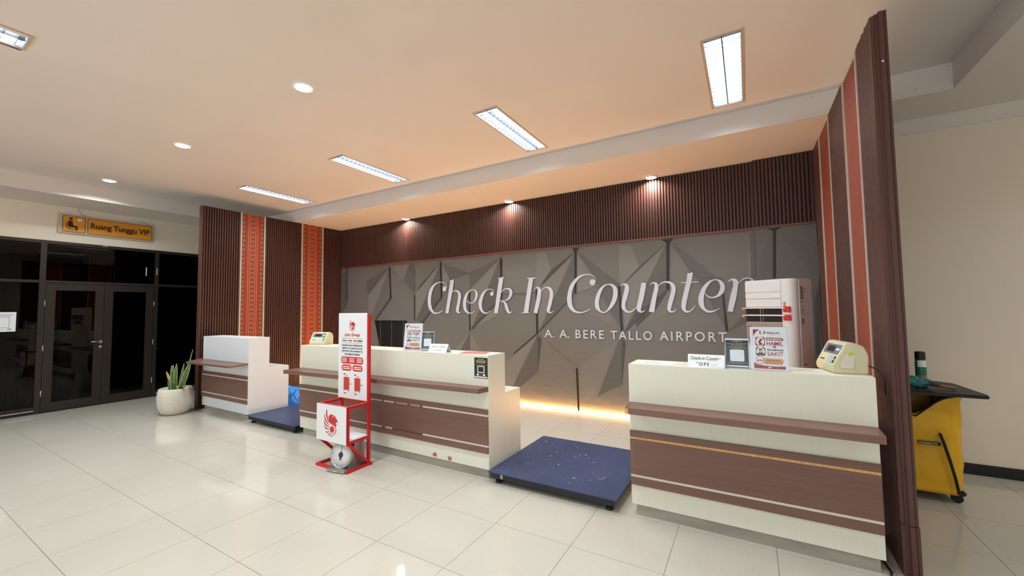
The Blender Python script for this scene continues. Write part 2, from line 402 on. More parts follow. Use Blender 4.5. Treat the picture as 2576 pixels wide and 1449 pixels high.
b=B()
for y,z,h,ww in ((3.12,2.42,.16,.018),(3.283,2.43,.13,.015),(2.53,2.838,.012,.06)):
    b.box(.0315,.0325,y-ww/2,y+ww/2,z-h/2,z+h/2)
b.go('tape_residue',mat('residue',(190,188,184),.8),win)
for n,(y0,y1) in enumerate(((1.84,2.548),(2.552,3.25))):
    d=struct('door_%d'%(n+1),(XG,0,0))
    for nm,a,c,z0,z1 in (('stile',y0,y0+.115,.012,2.135),('stile',y1-.115,y1,.012,2.135),('rail',y0+.115,y1-.115,2.02,2.135),('rail',y0+.115,y1-.115,.012,.16)):
        fr(nm,a,c,z0,z1,.05,d)
    B().box(-.004,.004,y0+.115,y1-.115,.16,2.02).go('pane',M_GLASS,d)
    b=B(); yy=y0-.004 if n==0 else y1+.004
    for z in (.32,1.06,1.80): b.cyl((.032,yy,z-.055),(.032,yy,z+.055),.008,n=8)
    b.go('hinge',M_CHROME,d)
    if n==0:
        b=B(); b.cyl((.025,y1-.03,1.12),(.034,y1-.03,1.12),.026); b.cyl((.034,y1-.03,1.12),(.07,y1-.03,1.12),.009); b.cyl((.07,y1-.03,1.12),(.07,y1-.16,1.127),.0095)
        b.go('handle',M_CHROME,d)
        b=B(); b.cyl((.025,y1-.03,1.03),(.034,y1-.03,1.03),.022); b.box(.034,.038,y1-.034,y1-.026,1.02,1.04); b.go('lock_plate',M_CHROME,d)
# curtain behind the glazing
b=B(); N=240; pts=[]
for i in range(N+1):
    y=1.1+2.95*i/N; pts.append((-10.42+.035*math.sin(i*.62)+.012*math.sin(i*1.7),y))
for (x0,y0),(x1,y1) in zip(pts,pts[1:]): b.face([(x0,y0,.02),(x1,y1,.02),(x1,y1,2.75),(x0,y0,2.75)])
o=b.go('curtain',mat('curtain_cloth',(112,98,112),.9)); tag(o,'dark floor-length curtain hanging behind the glass doors','curtain')
o=B().box(-10.47,-10.37,1.0,4.1,2.76,2.80).go('curtain_rail',M_FRAME); tag(o,'dark rail above the curtain behind the glazed screen','curtain rail')

# ---- slatted cladding
def slat_bm(x0,x1,z0,z1,pitch=.0402,d=.02,jag=0):
    """vertical ribs along local x, facing -y at y=0"""
    b=B(); n=max(1,round((x1-x0)/pitch)); p=(x1-x0)/n
    for i in range(n):
        a=x0+i*p; zt=z1+(R.uniform(-jag,0) if jag else 0)
        prof=[(a,d),(a+p*.24,d),(a+p*.27,.006),(a+p*.35,0),(a+p*.88,0),(a+p*.97,.006),(a+p,d)]
        for k_,((xa,ya),(xb,yb)) in enumerate(zip(prof,prof[1:])): b.face([(xa,ya,z0),(xb,yb,z0),(xb,yb,zt),(xa,ya,zt)],1 if k_ in (0,1,5) else 0)
        b.face([(a,d,zt)]+[(q[0],q[1],zt) for q in prof[1:]])
    return b
M_TEX=mat('woven_motif_panel',(160,60,32),.65); nt=M_TEX.node_tree; bs=nt.nodes['Principled BSDF']
def nd(t,**k):
    n=nt.nodes.new(t)
    for a,v in k.items(): setattr(n,a,v)
    return n
def mth(op,a,b=None,c=None):
    n=nd('ShaderNodeMath',operation=op)
    for i,v in enumerate((a,b,c)):
        if v is None: continue
        if isinstance(v,(int,float)): n.inputs[i].default_value=v
        else: nt.links.new(v,n.inputs[i])
    return n.outputs[0]
tc=nd('ShaderNodeTexCoord'); sep=nd('ShaderNodeSeparateXYZ'); nt.links.new(tc.outputs['UV'],sep.inputs[0])
U,V=sep.outputs[0],sep.outputs[1]          # U 0..1 across, V in panel widths
def mixc(fac,A,c):
    m=nd('ShaderNodeMix',data_type='RGBA'); nt.links.new(fac,m.inputs['Factor'])
    if isinstance(A,tuple): m.inputs['A'].default_value=A
    else: nt.links.new(A,m.inputs['A'])
    m.inputs['B'].default_value=c; return m.outputs['Result']
cur=rgb((150,58,36))
# ornament columns: rings and diamonds
u3=mth('FRACT',mth('ADD',mth('MULTIPLY',U,2.35),.335)); du=mth('SUBTRACT',u3,.5)
oc=mth('LESS_THAN',mth('ABSOLUTE',du),.27)
v1=mth('SUBTRACT',mth('FRACT',mth('MULTIPLY',V,4.6)),.5)
r=mth('SQRT',mth('ADD',mth('MULTIPLY',mth('MULTIPLY',du,du),3.4),mth('MULTIPLY',v1,v1)))
ring=mth('LESS_THAN',mth('ABSOLUTE',mth('SUBTRACT',r,.27)),.055)
dot=mth('LESS_THAN',r,.10)
dia=mth('LESS_THAN',mth('ABSOLUTE',mth('SUBTRACT',mth('ADD',mth('MULTIPLY',mth('ABSOLUTE',du),2.0),mth('ABSOLUTE',v1)),.52)),.05)
c1=mixc(oc,cur,rgb((134,64,38)))
c1=mixc(mth('MULTIPLY',oc,dia),c1,rgb((96,34,20)))
c1=mixc(mth('MULTIPLY',oc,mth('MAXIMUM',ring,dot)),c1,rgb((180,120,80)))
for uc in (.295,.385,.615,.705):
    ln_=mth('LESS_THAN',mth('ABSOLUTE',mth('SUBTRACT',U,uc)),.02)
    br=mth('GREATER_THAN',mth('FRACT',mth('MULTIPLY',V,14)),.12)
    c1=mixc(mth('MULTIPLY',ln_,br),c1,rgb((200,104,82)))
ed=mth('GREATER_THAN',mth('ABSOLUTE',mth('SUBTRACT',U,.5)),.47); c1=mixc(ed,c1,rgb((112,36,22)))
nt.links.new(c1,bs.inputs['Base Color'])
def wing(name,loc,rot,L,secs,trims,h):
    """cladding along local x, front face toward local -y. secs: (x0,x1) slats; trims x centre; panels between"""
    w=struct(name,loc); w.rotation_euler=(0,0,rot)
    return w
# left wing: plane X=-8, faces +X. local x -> world +Y ; local -y -> world +X
WL=struct('wall_wing_left',(XL,3.227,0)); WL.rotation_euler=(0,0,PI/2)
M_TEX2=mat('woven_fine_panel',(138,70,54),.65,var=.25,scale=(70,70,26),detail=6)
def motif(parent,x0,x1,z1,y=.008,label='panel'):
    b=bmesh.new(); uv=b.loops.layers.uv.new('UVMap')
    vs=[b.verts.new(p) for p in ((x0,y,0),(x1,y,0),(x1,y,z1),(x0,y,z1))]; f=b.faces.new(vs); W_=x1-x0
    for l,c in zip(f.loops,((0,0),(1,0),(1,z1/W_),(0,z1/W_))): l[uv].uv=c
    # thickness
    bk=[b.verts.new((p.co.x,p.co.y+.012,p.co.z)) for p in vs]
    for i in range(4): b.faces.new((vs[(i+1)%4],vs[i],bk[i],bk[(i+1)%4]))
    me=bpy.data.meshes.new('motif_panel'); b.to_mesh(me); b.free()
    return link(me,'motif_panel',parent,M_TEX if parent is WL else M_TEX2,label='orange panel printed with a woven cloth motif')
def trimbar(parent,x0,x1,z1): return B().box(x0,x1,-.004,.018,0,z1).go('trim_strip',M_TRIM,parent,label='pale metal edge strip')
def slats(parent,x0,x1,z0,z1,jag=0): return slat_bm(x0,x1,z0,z1,jag=jag).go('slats',[M_SLAT,M_GROOVE],parent,kind='stuff',norm=False)
B().box(0,2.73,.02,.10,0,ZS-.004).go('wing_board',M_BOARD,WL)
B().box(-.022,0,.0,.10,0,ZS-.004).go('end_board',M_BOARD,WL)
slats(WL,0,.588,0,ZS-.002); trimbar(WL,.588,.612,ZS-.003); motif(WL,.612,1.004,ZS-.002); trimbar(WL,1.004,1.03,ZS-.003)
slats(WL,1.03,1.76,0,ZS-.002); trimbar(WL,1.76,1.79,ZS-.003); motif(WL,1.79,2.23,ZS-.002); trimbar(WL,2.23,2.262,ZS-.003); slats(WL,2.262,2.728,0,ZS-.002)
# right wing: plane X=.739, faces -X. local x -> world -Y
WR=struct('wall_wing_right',(XR,5.955,0)); WR.rotation_euler=(0,0,-PI/2)
Y2=lambda y:5.955-y
B().box(Y2(5.955),Y2(3.30),.02,.078,0,ZS-.01).go('wing_board',M_BOARD,WR)
slats(WR,Y2(5.90),Y2(5.46),0,ZS-.004); trimbar(WR,Y2(5.46),Y2(5.44),ZS-.01); motif(WR,Y2(5.44),Y2(4.875),ZS-.012); trimbar(WR,Y2(4.875),Y2(4.85),ZS-.006)
slats(WR,Y2(4.85),Y2(4.19),0,ZS-.004,jag=.008); trimbar(WR,Y2(4.19),Y2(4.175),ZS-.012); motif(WR,Y2(4.175),Y2(3.725),ZS-.02); trimbar(WR,Y2(3.725),Y2(3.70),ZS-.012)
slats(WR,Y2(3.70),Y2(3.315),0,ZS-.004,jag=.012)
# end post boards, each its own piece (world x .72-.82)
for x0,x1,y0,zt in ((.0,.03,3.30,3.44),(.034,.060,3.275,3.447),(.064,.078,3.285,3.452)):
    B().box(Y2(3.325),Y2(y0),x0,x1,.30,zt,bev=.003).go('corner_board',M_BOARD,WR)
    B().box(Y2(3.325),Y2(y0-.006),x0,x1+(.003 if x0>.05 else 0),0,.299,bev=.003).go('corner_board',M_BOARD,WR)
B().box(Y2(3.33),Y2(3.29),.02,.078,0,ZS-.03).go('corner_core',M_SLAT,WR)
B().cyl((Y2(3.2735),.044,3.12),(Y2(3.270),.044,3.12),.006,n=10).go('screw_cap',M_PWH,WR,label='small white screw cap')
# header above the banner
HD=struct('wall_header',(0,YB-.015,0))
slat_bm(-8,.11,2.60,ZS,d=.018).go('slats',[M_SLAT,M_GROOVE],HD,kind='stuff',norm=False)
B().box(-7.98,.11,.019,.034,2.56,ZS).go('header_board',M_BOARD,HD)
B().box(-7.99,.11,-.016,.028,2.572,2.60,bev=.003).go('ledge',mat('ledge_wood',(120,74,60),.4,var=.15,scale=(2,40,40)),HD)
C2H=struct('wall_column',(0,5.89,0))
slat_bm(.115,.725,2.60,ZS,d=.018).go('slats',[M_SLAT,M_GROOVE],C2H,kind='stuff',norm=False)
B().box(.11,.735,.019,.09,0,ZS).go('header_board',M_BOARD,C2H)
B().box(.105,.735,-.016,.018,2.572,2.60,bev=.003).go('ledge',MATS['ledge_wood'],C2H)
# dark box behind the baggage hatch
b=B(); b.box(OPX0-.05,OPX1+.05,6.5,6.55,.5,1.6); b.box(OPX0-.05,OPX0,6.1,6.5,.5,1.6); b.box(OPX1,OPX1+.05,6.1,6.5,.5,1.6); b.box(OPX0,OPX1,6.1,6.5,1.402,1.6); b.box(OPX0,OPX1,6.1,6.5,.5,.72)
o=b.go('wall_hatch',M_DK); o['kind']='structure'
# ================================================================ BANNER
PATTERN=[('D',[(-7.158,2.259),(-6.47,2.504),(-7.071,1.969),(-7.142,2.038)]),('L',[(-6.47,2.504),(-7.099,1.941),(-7.095,1.418),(-7.012,1.447)]),('M',[(-6.47,2.504),(-6.402,1.876),(-6.834,1.438),(-7.012,1.437)]),('DD',[(-6.384,1.866),(-6.834,1.419),(-6.875,1.428),(-6.42,1.885)]),('K',[(-6.457,2.512),(-6.415,1.866),(-6.389,1.866),(-6.431,2.511)]),('D',[(-5.88,2.547),(-5.736,2.537),(-5.736,1.955),(-6.051,2.216)]),('L',[(-6.366,2.525),(-5.88,2.543),(-6.051,2.225)]),('DD',[(-5.097,2.493),(-5.677,1.98),(-5.537,2.14)]),('L',[(-5.086,2.484),(-5.712,1.937),(-5.701,1.413)]),('D',[(-5.075,2.475),(-5.045,1.849),(-5.573,1.361),(-5.701,1.413)]),('DD',[(-5.024,1.849),(-5.573,1.301),(-5.608,1.318),(-5.05,1.858)]),('K',[(-5.073,2.525),(-5.052,1.849),(-5.026,1.849),(-5.046,2.524)]),('K',[(-5.744,1.92),(-5.745,1.404),(-5.728,1.404),(-5.728,1.92)]),('D',[(-5.02,2.488),(-4.378,2.283),(-4.378,2.259),(-4.851,2.193)]),('L',[(-5.02,2.488),(-4.851,2.193),(-5.024,1.849)]),('D',[(-4.378,2.283),(-3.72,2.493),(-4.381,1.977)]),('L',[(-3.72,2.493),(-4.381,1.977),(-4.387,1.257),(-4.328,1.289)]),('D',[(-3.711,2.476),(-3.684,1.845),(-4.328,1.289)]),('DD',[(-3.67,1.814),(-4.319,1.25),(-4.344,1.281),(-3.687,1.845)]),('K',[(-3.707,2.507),(-3.707,1.845),(-3.678,1.845),(-3.678,2.505)]),('L',[(-4.328,1.254),(-3.688,1.54),(-3.685,1.768)]),('K',[(-4.385,1.945),(-4.386,1.225),(-4.366,1.225),(-4.365,1.944)]),('D',[(-4.378,1.201),(-4.591,0.869),(-4.381,0.877)]),('L',[(-4.378,1.201),(-4.734,0.863),(-4.591,0.869)]),('L',[(-4.378,1.201),(-4.158,0.886),(-4.381,0.877)]),('DD',[(-7.82,2.579),(-7.804,1.862),(-7.78,1.861),(-7.795,2.577)]),('D',[(-7.765,1.841),(-7.929,1.625),(-7.971,2.427),(-7.818,2.499)]),('L2',[(-3.664,2.532),(-3.009,2.511),(-3.02,1.878),(-3.673,1.868)]),('D',[(-3.673,1.849),(-3.012,1.86),(-3.013,1.881),(-3.674,1.871)]),('L',[(-3.005,2.526),(-2.834,2.539),(-2.734,2.237),(-2.952,1.966),(-3.016,1.923)]),('DD',[(-2.337,2.486),(-2.952,1.966),(-2.734,2.237)]),('L',[(-2.329,2.478),(-2.952,1.951),(-2.991,1.214)]),('D',[(-2.329,2.471),(-2.328,1.842),(-2.461,1.702),(-2.991,1.214)]),('DD',[(-2.329,1.828),(-2.991,1.214),(-2.965,1.266),(-2.46,1.724)]),('K',[(-2.325,2.528),(-2.34,1.842),(-2.31,1.841),(-2.295,2.526)]),('K',[(-2.366,2.551),(-2.245,2.55),(-2.311,2.491)]),('K',[(-3.02,1.923),(-3.021,1.198),(-2.994,1.199),(-2.993,1.922)]),('K',[(-3.007,1.208),(-3.466,0.852),(-3.456,0.842),(-2.998,1.198)]),('L',[(-2.284,2.468),(-2.062,2.141),(-1.981,1.942),(-2.313,1.841)]),('D',[(-2.276,2.481),(-1.634,1.955),(-1.924,1.94),(-2.062,2.141)]),('D',[(-1.981,1.942),(-1.634,1.928),(-1.651,1.325)]),('L2',[(-2.314,1.827),(-1.928,1.774),(-1.704,1.338),(-2.326,1.614)]),('L',[(-1.622,2.536),(-1.445,2.526),(-1.338,2.192),(-1.566,1.965),(-1.634,1.928)]),('DD',[(-0.961,2.501),(-1.566,1.965),(-1.338,2.192)]),('L',[(-0.961,2.495),(-1.567,1.952),(-1.572,1.273)]),('D',[(-0.955,2.488),(-0.963,1.85),(-1.572,1.26)]),('L2',[(-1.573,1.24),(-0.861,1.571),(-0.94,1.824)]),('DD',[(-0.957,1.85),(-1.573,1.24),(-1.408,1.524)]),('K',[(-0.952,2.506),(-0.972,1.851),(-0.942,1.849),(-0.922,2.504)]),('K',[(-0.996,2.553),(-0.864,2.552),(-0.937,2.499)]),('K',[(-1.648,1.928),(-1.624,1.927),(-1.597,1.233),(-1.626,1.232)]),('D',[(-2.991,1.191),(-3.174,0.859),(-2.972,0.868)]),('L',[(-2.991,1.191),(-3.417,0.855),(-3.417,0.849),(-3.174,0.859)]),('D',[(-0.886,2.507),(-0.658,2.3),(-0.352,1.995),(-0.573,1.993),(-0.665,2.103)]),('L2',[(-0.918,2.496),(-0.665,2.103),(-0.574,1.941),(-0.945,1.85)]),('D',[(-0.573,1.993),(-0.274,1.978),(-0.248,1.287)]),('K',[(-0.952,2.513),(-0.975,1.851),(-0.94,1.85),(-0.917,2.51)]),('K',[(-1.013,2.557),(-0.86,2.558),(-0.935,2.491)]),('K',[(-0.286,1.764),(-0.266,1.763),(-0.234,1.287),(-0.26,1.287)]),('D',[(-0.232,1.287),(-0.062,1.486),(0.01,1.425)]),('DD',[(-0.958,1.837),(-1.406,1.393),(-1.408,1.324),(-1.106,1.611)]),('D',[(0.058,2.541),(0.111,2.566),(0.099,1.984),(0.052,1.962)]),('L',[(0.032,2.296),(0.054,2.294),(0.046,1.962),(0.02,1.963)]),('L',[(-3.009,1.178),(-3.632,0.697),(-3.638,0.288),(-3.486,0.301)]),('D',[(-3.007,1.164),(-3.486,0.301),(-3.346,0.312),(-3.01,0.588)]),('DD',[(-3.007,1.164),(-2.941,1.127),(-3.006,0.641)]),('L2',[(-1.662,1.135),(-2.325,0.689),(-2.311,0.142),(-2.001,0.283)]),('D',[(-1.662,1.135),(-2.001,0.283),(-1.632,0.492),(-1.62,1.16)]),('DD',[(-1.62,1.16),(-1.568,1.103),(-1.633,0.527)]),('K',[(-2.341,0.675),(-2.315,0.677),(-2.295,0.019),(-2.324,0.016)]),('D',[(-2.829,1.075),(-2.34,0.686),(-2.336,0.69),(-2.824,1.08)])]
PATTERN_COLUMN=[('K',[(0.302,2.531),(0.336,2.527),(0.313,1.946),(0.279,1.947)]),('K',[(0.244,2.565),(0.389,2.566),(0.318,2.517)]),('D',[(0.357,2.513),(0.686,1.95),(0.736,1.947),(0.751,2.299)]),('D',[(0.277,2.497),(0.144,2.22),(0.139,1.954),(0.275,1.948)]),('DD',[(0.683,1.654),(0.74,1.947),(0.715,1.038),(0.666,1.036)])]
STROKES={'C':[[(-4.905,2.027,0.0098,0.0126),(-4.913,2.067,0.0112,0.014),(-4.957,2.116,0.0098,0.0126),(-5.046,2.135,0.0134,0.0168),(-5.129,2.126,0.0224,0.028),(-5.22,2.079,0.0391,0.0559),(-5.291,1.99,0.0626,0.0783),(-5.327,1.872,0.0587,0.0839),(-5.334,1.753,0.0587,0.0839),(-5.313,1.656,0.0648,0.0811),(-5.264,1.586,0.047,0.0587),(-5.201,1.548,0.0313,0.0391),(-5.132,1.547,0.0196,0.028),(-5.063,1.566,0.0157,0.0196),(-5.0,1.599,0.0078,0.0112)]],'h_poly':[[(-4.726,2.179),(-4.744,2.044),(-4.86,1.543),(-4.934,1.544),(-4.819,2.126),(-4.823,2.147),(-4.845,2.156),(-4.789,2.159)]],'h':[[(-4.804,1.89,0.0089,0.0101),(-4.778,1.931,0.0134,0.0168),(-4.725,1.958,0.0157,0.0224),(-4.659,1.956,0.0291,0.0327),(-4.61,1.915,0.043,0.0553),(-4.598,1.842,0.0509,0.0727),(-4.622,1.719,0.0509,0.0654),(-4.649,1.606,0.0489,0.0699),(-4.633,1.56,0.038,0.0428),(-4.597,1.554,0.0157,0.0201),(-4.564,1.574,0.0078,0.0112)]],'e':[[(-4.423,1.782,0.0101,0.0113),(-4.405,1.746,0.0134,0.0151),(-4.342,1.724,0.0137,0.0176),(-4.28,1.738,0.0196,0.0252),(-4.23,1.803,0.0402,0.0453),(-4.211,1.882,0.0391,0.0503),(-4.235,1.943,0.0254,0.0327),(-4.296,1.966,0.0117,0.0134),(-4.378,1.938,0.0215,0.0277),(-4.435,1.879,0.0391,0.0503),(-4.47,1.798,0.0528,0.0679),(-4.483,1.696,0.0548,0.0704),(-4.463,1.604,0.0489,0.0629),(-4.406,1.551,0.0293,0.0377),(-4.332,1.544,0.0137,0.0176),(-4.254,1.587,0.0078,0.0089)]],'c':[[(-3.844,1.896,0.0078,0.0089),(-3.857,1.942,0.0098,0.0112),(-3.916,1.962,0.0117,0.0151),(-3.987,1.953,0.0196,0.0252),(-4.059,1.898,0.0411,0.047),(-4.108,1.81,0.0626,0.0626),(-4.134,1.71,0.0567,0.0729),(-4.116,1.611,0.0489,0.0559),(-4.063,1.553,0.0293,0.0377),(-4.004,1.538,0.0196,0.0252),(-3.95,1.56,0.0117,0.0134),(-3.906,1.591,0.0078,0.0089)]],'k_poly':[[(-3.636,2.173),(-3.661,2.03),(-3.764,1.537),(-3.839,1.537),(-3.734,2.121),(-3.739,2.139),(-3.756,2.15),(-3.693,2.156)]],'k':[[(-3.691,1.896,0.0078,0.0089),(-3.639,1.943,0.0157,0.0179),(-3.571,1.959,0.0184,0.0246),(-3.51,1.938,0.0411,0.047),(-3.492,1.88,0.0528,0.0604),(-3.518,1.814,0.0411,0.047),(-3.563,1.772,0.0254,0.0291),(-3.631,1.751,0.0101,0.0151),(-3.727,1.75,0.0098,0.0112)],[(-3.699,1.745,0.0098,0.0126),(-3.642,1.734,0.0235,0.0268),(-3.603,1.691,0.043,0.0492),(-3.576,1.614,0.0509,0.0581),(-3.544,1.557,0.0411,0.047),(-3.511,1.543,0.0196,0.0224),(-3.473,1.57,0.0067,0.0089)]],'I_poly':[[(-3.14,2.113),(-3.06,2.111),(-3.163,1.543),(-3.25,1.541)],[(-3.175,2.126),(-3.012,2.124),(-3.018,2.109),(-3.072,2.101),(-3.13,2.103),(-3.177,2.113)],[(-3.301,1.536),(-3.282,1.545),(-3.239,1.55),(-3.171,1.552),(-3.136,1.54),(-3.136,1.535)]],'n':[[(-3.044,1.926,0.0067,0.0078),(-3.018,1.95,0.0117,0.0137),(-2.987,1.955,0.0254,0.0254),(-2.957,1.937,0.045,0.0514),(-2.953,1.872,0.052,0.0693),(-2.978,1.726,0.0553,0.0738),(-3.03,1.536,0.057,0.0665)],[(-2.934,1.876,0.0067,0.0078),(-2.88,1.929,0.0134,0.0157),(-2.825,1.952,0.0184,0.0215),(-2.77,1.935,0.0411,0.0411),(-2.736,1.884,0.0587,0.0587),(-2.735,1.802,0.052,0.0607),(-2.767,1.668,0.052,0.0607),(-2.795,1.578,0.0453,0.0528),(-2.773,1.544,0.0274,0.0274),(-2.738,1.544,0.0157,0.0157),(-2.703,1.57,0.0067,0.0078)]],'CC':[[(-1.994,1.997,0.0073,0.0073),(-1.995,2.041,0.0097,0.0097),(-2.025,2.095,0.0127,0.0109),(-2.092,2.123,0.0145,0.0145),(-2.17,2.121,0.0206,0.0206),(-2.25,2.094,0.0363,0.0424),(-2.324,2.031,0.0484,0.0484),(-2.38,1.951,0.0581,0.0678),(-2.412,1.864,0.0749,0.0642),(-2.425,1.762,0.0666,0.0777),(-2.417,1.667,0.0642,0.0749),(-2.381,1.597,0.0509,0.0593),(-2.328,1.554,0.0367,0.0315),(-2.262,1.539,0.0218,0.0218),(-2.197,1.544,0.0157,0.0184),(-2.138,1.565,0.0141,0.0141),(-2.085,1.595,0.0073,0.0073)]],'o':[[(-1.794,1.958,0.0157,0.0157),(-1.733,1.941,0.0363,0.0363),(-1.696,1.888,0.0606,0.0606),(-1.692,1.804,0.0666,0.0666),(-1.715,1.715,0.0636,0.0636),(-1.757,1.638,0.0521,0.0521),(-1.81,1.572,0.0232,0.0279),(-1.873,1.537,0.017,0.017),(-1.934,1.562,0.0303,0.0303),(-1.971,1.617,0.0545,0.0636),(-1.978,1.678,0.063,0.063),(-1.968,1.751,0.0636,0.0636),(-1.943,1.824,0.0575,0.0575),(-1.904,1.893,0.0436,0.0436),(-1.856,1.94,0.0254,0.0254),(-1.794,1.958,0.0157,0.0157)]],'u':[[(-1.608,1.924,0.0085,0.0085),(-1.577,1.946,0.0157,0.0131),(-1.548,1.948,0.0303,0.0303),(-1.522,1.923,0.0545,0.0545),(-1.521,1.87,0.0654,0.0654),(-1.547,1.77,0.0555,0.0666),(-1.574,1.671,0.0654,0.0545),(-1.575,1.606,0.0557,0.0557),(-1.541,1.557,0.0339,0.0339),(-1.495,1.541,0.0218,0.0218),(-1.448,1.556,0.0182,0.0182),(-1.413,1.586,0.0145,0.0145),(-1.386,1.609,0.0073,0.0061)],[(-1.276,1.958,0.0616,0.0616),(-1.291,1.873,0.0606,0.0727),(-1.324,1.724,0.0702,0.0702),(-1.354,1.614,0.0555,0.0666),(-1.352,1.568,0.0509,0.0509),(-1.329,1.542,0.0242,0.0242),(-1.301,1.546,0.0157,0.0157),(-1.266,1.57,0.0073,0.0061)]],'nn':[[(-1.193,1.924,0.0071,0.0071),(-1.161,1.95,0.0157,0.0157),(-1.133,1.95,0.0252,0.0252),(-1.109,1.929,0.0454,0.0454),(-1.108,1.867,0.0678,0.0565),(-1.136,1.754,0.0715,0.0595),(-1.183,1.538,0.0751,0.0751)],[(-1.081,1.9,0.0073,0.0061),(-1.042,1.938,0.0157,0.0131),(-0.999,1.956,0.0182,0.0151),(-0.951,1.954,0.0266,0.0222),(-0.909,1.935,0.0384,0.0384),(-0.882,1.892,0.0642,0.0535),(-0.881,1.836,0.0585,0.0585),(-0.899,1.759,0.0678,0.0565),(-0.928,1.659,0.0678,0.0565),(-0.943,1.586,0.0505,0.0505),(-0.937,1.553,0.0363,0.0303),(-0.911,1.539,0.0206,0.0172),(-0.885,1.546,0.0157,0.0131),(-0.852,1.57,0.0073,0.0061)]],'t_poly':[[(-0.696,2.058),(-0.622,2.074),(-0.633,2.019),(-0.65,1.937),(-0.713,1.94),(-0.7,2.017)]],'t':[[(-0.679,1.955,0.0631,0.0631),(-0.711,1.83,0.0616,0.0616),(-0.744,1.694,0.0739,0.0616),(-0.757,1.612,0.0696,0.058),(-0.748,1.565,0.046,0.0384),(-0.716,1.539,0.0254,0.0212),(-0.675,1.549,0.0151,0.0151),(-0.639,1.583,0.0145,0.0121),(-0.613,1.626,0.0085,0.0071)],[(-0.779,1.939,0.0097,0.0081),(-0.562,1.939,0.0101,0.0101)]],'ee':[[(-0.487,1.788,0.0085,0.0071),(-0.466,1.755,0.0133,0.0111),(-0.433,1.73,0.0182,0.0151),(-0.385,1.726,0.0192,0.0153),(-0.332,1.748,0.0333,0.0266),(-0.293,1.795,0.0593,0.0495),(-0.276,1.852,0.0555,0.0555),(-0.287,1.908,0.0454,0.0454),(-0.316,1.946,0.0252,0.0252),(-0.358,1.959,0.0133,0.0111),(-0.411,1.943,0.0232,0.0232),(-0.461,1.897,0.046,0.0384),(-0.502,1.834,0.0593,0.0495),(-0.529,1.759,0.0616,0.0616),(-0.539,1.684,0.0656,0.0656),(-0.529,1.619,0.0565,0.0565),(-0.501,1.57,0.0394,0.0315),(-0.459,1.541,0.0279,0.0232),(-0.411,1.54,0.0218,0.0182),(-0.358,1.558,0.0111,0.0111),(-0.315,1.583,0.0061,0.0061)]],'r':[[(-0.212,1.923,0.0071,0.0071),(-0.181,1.948,0.0172,0.0172),(-0.149,1.949,0.0353,0.0353),(-0.125,1.919,0.0606,0.0606),(-0.128,1.862,0.0676,0.0541),(-0.157,1.728,0.0696,0.0696),(-0.2,1.536,0.0737,0.0589)],[(-0.096,1.897,0.0071,0.0057),(-0.058,1.937,0.0101,0.0081),(-0.017,1.961,0.0121,0.0097),(0.027,1.96,0.0121,0.0097),(0.061,1.942,0.0145,0.0121),(0.078,1.91,0.0101,0.0081)]]}
BALLS={'C':[((-4.954,2.005),0.0481)],'c':[((-3.884,1.878),0.0362)],'CC':[((-2.04,2.001),0.0472)],'r':[((0.051,1.896),0.0353)]}
SH={'K':(26,23,22),'DD':(80,78,76),'D':(102,99,97),'M':(114,111,108),'L2':(127,124,120),'L':(134,131,127)}
M_PRINT=attr_mat('banner_print',.42,.25,3.0,(1.2,1,3.2))
def col_mesh(name,polys,parent,yoff,step=.00025,base=None):
    b=bmesh.new(); cl=b.loops.layers.float_color.new('Col'); k=0
    if base:
        for pts,c in base:
            f=b.faces.new([b.verts.new(p) for p in pts])
            for l in f.loops: l[cl]=rgb(SH[c]) if isinstance(c,str) else rgb(c)
    for s,pts in polys:
        k+=1
        try: f=b.faces.new([b.verts.new((x,-yoff-k*step,z)) for x,z in pts])
        except ValueError: continue
        for l in f.loops: l[cl]=rgb(SH[s])
    bmesh.ops.triangulate(b,faces=[f for f in b.faces if len(f.verts)>4])
    me=bpy.data.meshes.new(name); b.to_mesh(me); b.free(); return link(me,name,parent,M_PRINT)
ban=thing('printed_banner','wide grey banner printed with folded facets behind the counters, reading Check In Counter','banner',(0,YB,0))
BT=2.571
base=[([(a,0,c),(b_,0,c),(b_,0,d),(a,0,d)],(121,118,114)) for a,b_,c,d in rects_with_holes(-7.98,.11,.035,BT,[(OPX0,OPX1,OPZ0,OPZ1)])]
col_mesh('banner_sheet',[],ban,0,base=base)
order={'L2':0,'M':1,'L':2,'D':3,'DD':4,'K':5}
col_mesh('facet_print',sorted(PATTERN,key=lambda q:order[q[0]]),ban,.0008)
cb=B(); 
ban2=thing('banner_end_panel','narrow end piece of the grey banner on the column beside the right slatted wing','banner',(0,YB,0))
o=col_mesh('column_sheet',PATTERN_COLUMN,ban2,YB-5.885,base=[([(.11,5.886-YB,.035),(.735,5.886-YB,.035),(.735,5.886-YB,BT),(.11,5.886-YB,BT)],(106,104,102)),([(.11,0,.035),(.11,5.886-YB,.035),(.11,5.886-YB,BT),(.11,0,BT)],(140,133,125))])
flap=[([(OPX0,.0,OPZ0),(-6.73,.02,OPZ0),(-6.92,.02,OPZ1),(OPX0,0,OPZ1)],(128,121,112))]
o=col_mesh('loose_flap',[],ban,0,base=flap); o['label']='loose edge of the banner beside the hatch'
S=Sheet((0,-.022,0),(1,0,0),(0,0,1),(0,-1,0),step=.0006)
WORDS={'C':'C','h':'h','e':'e','c':'c','k':'k','I':'I','n':'n','CC':'C','o':'o','u':'u','nn':'n','t':'t','ee':'e','r':'r'}
kk=0
for key in WORDS:
    kk=1
    for st_ in STROKES.get(key,[]): S.stroke(key,st_,kk); kk+=1
    for (c,r_) in BALLS.get(key,[]): S.ell(key,c[0],c[1],r_*.95,r_,kk); kk+=1
    for pl in STROKES.get(key+'_poly',[]): S.poly(key,pl,kk); kk+=1
S.finish(ban,{k:('letter',M_LET) for k in WORDS})
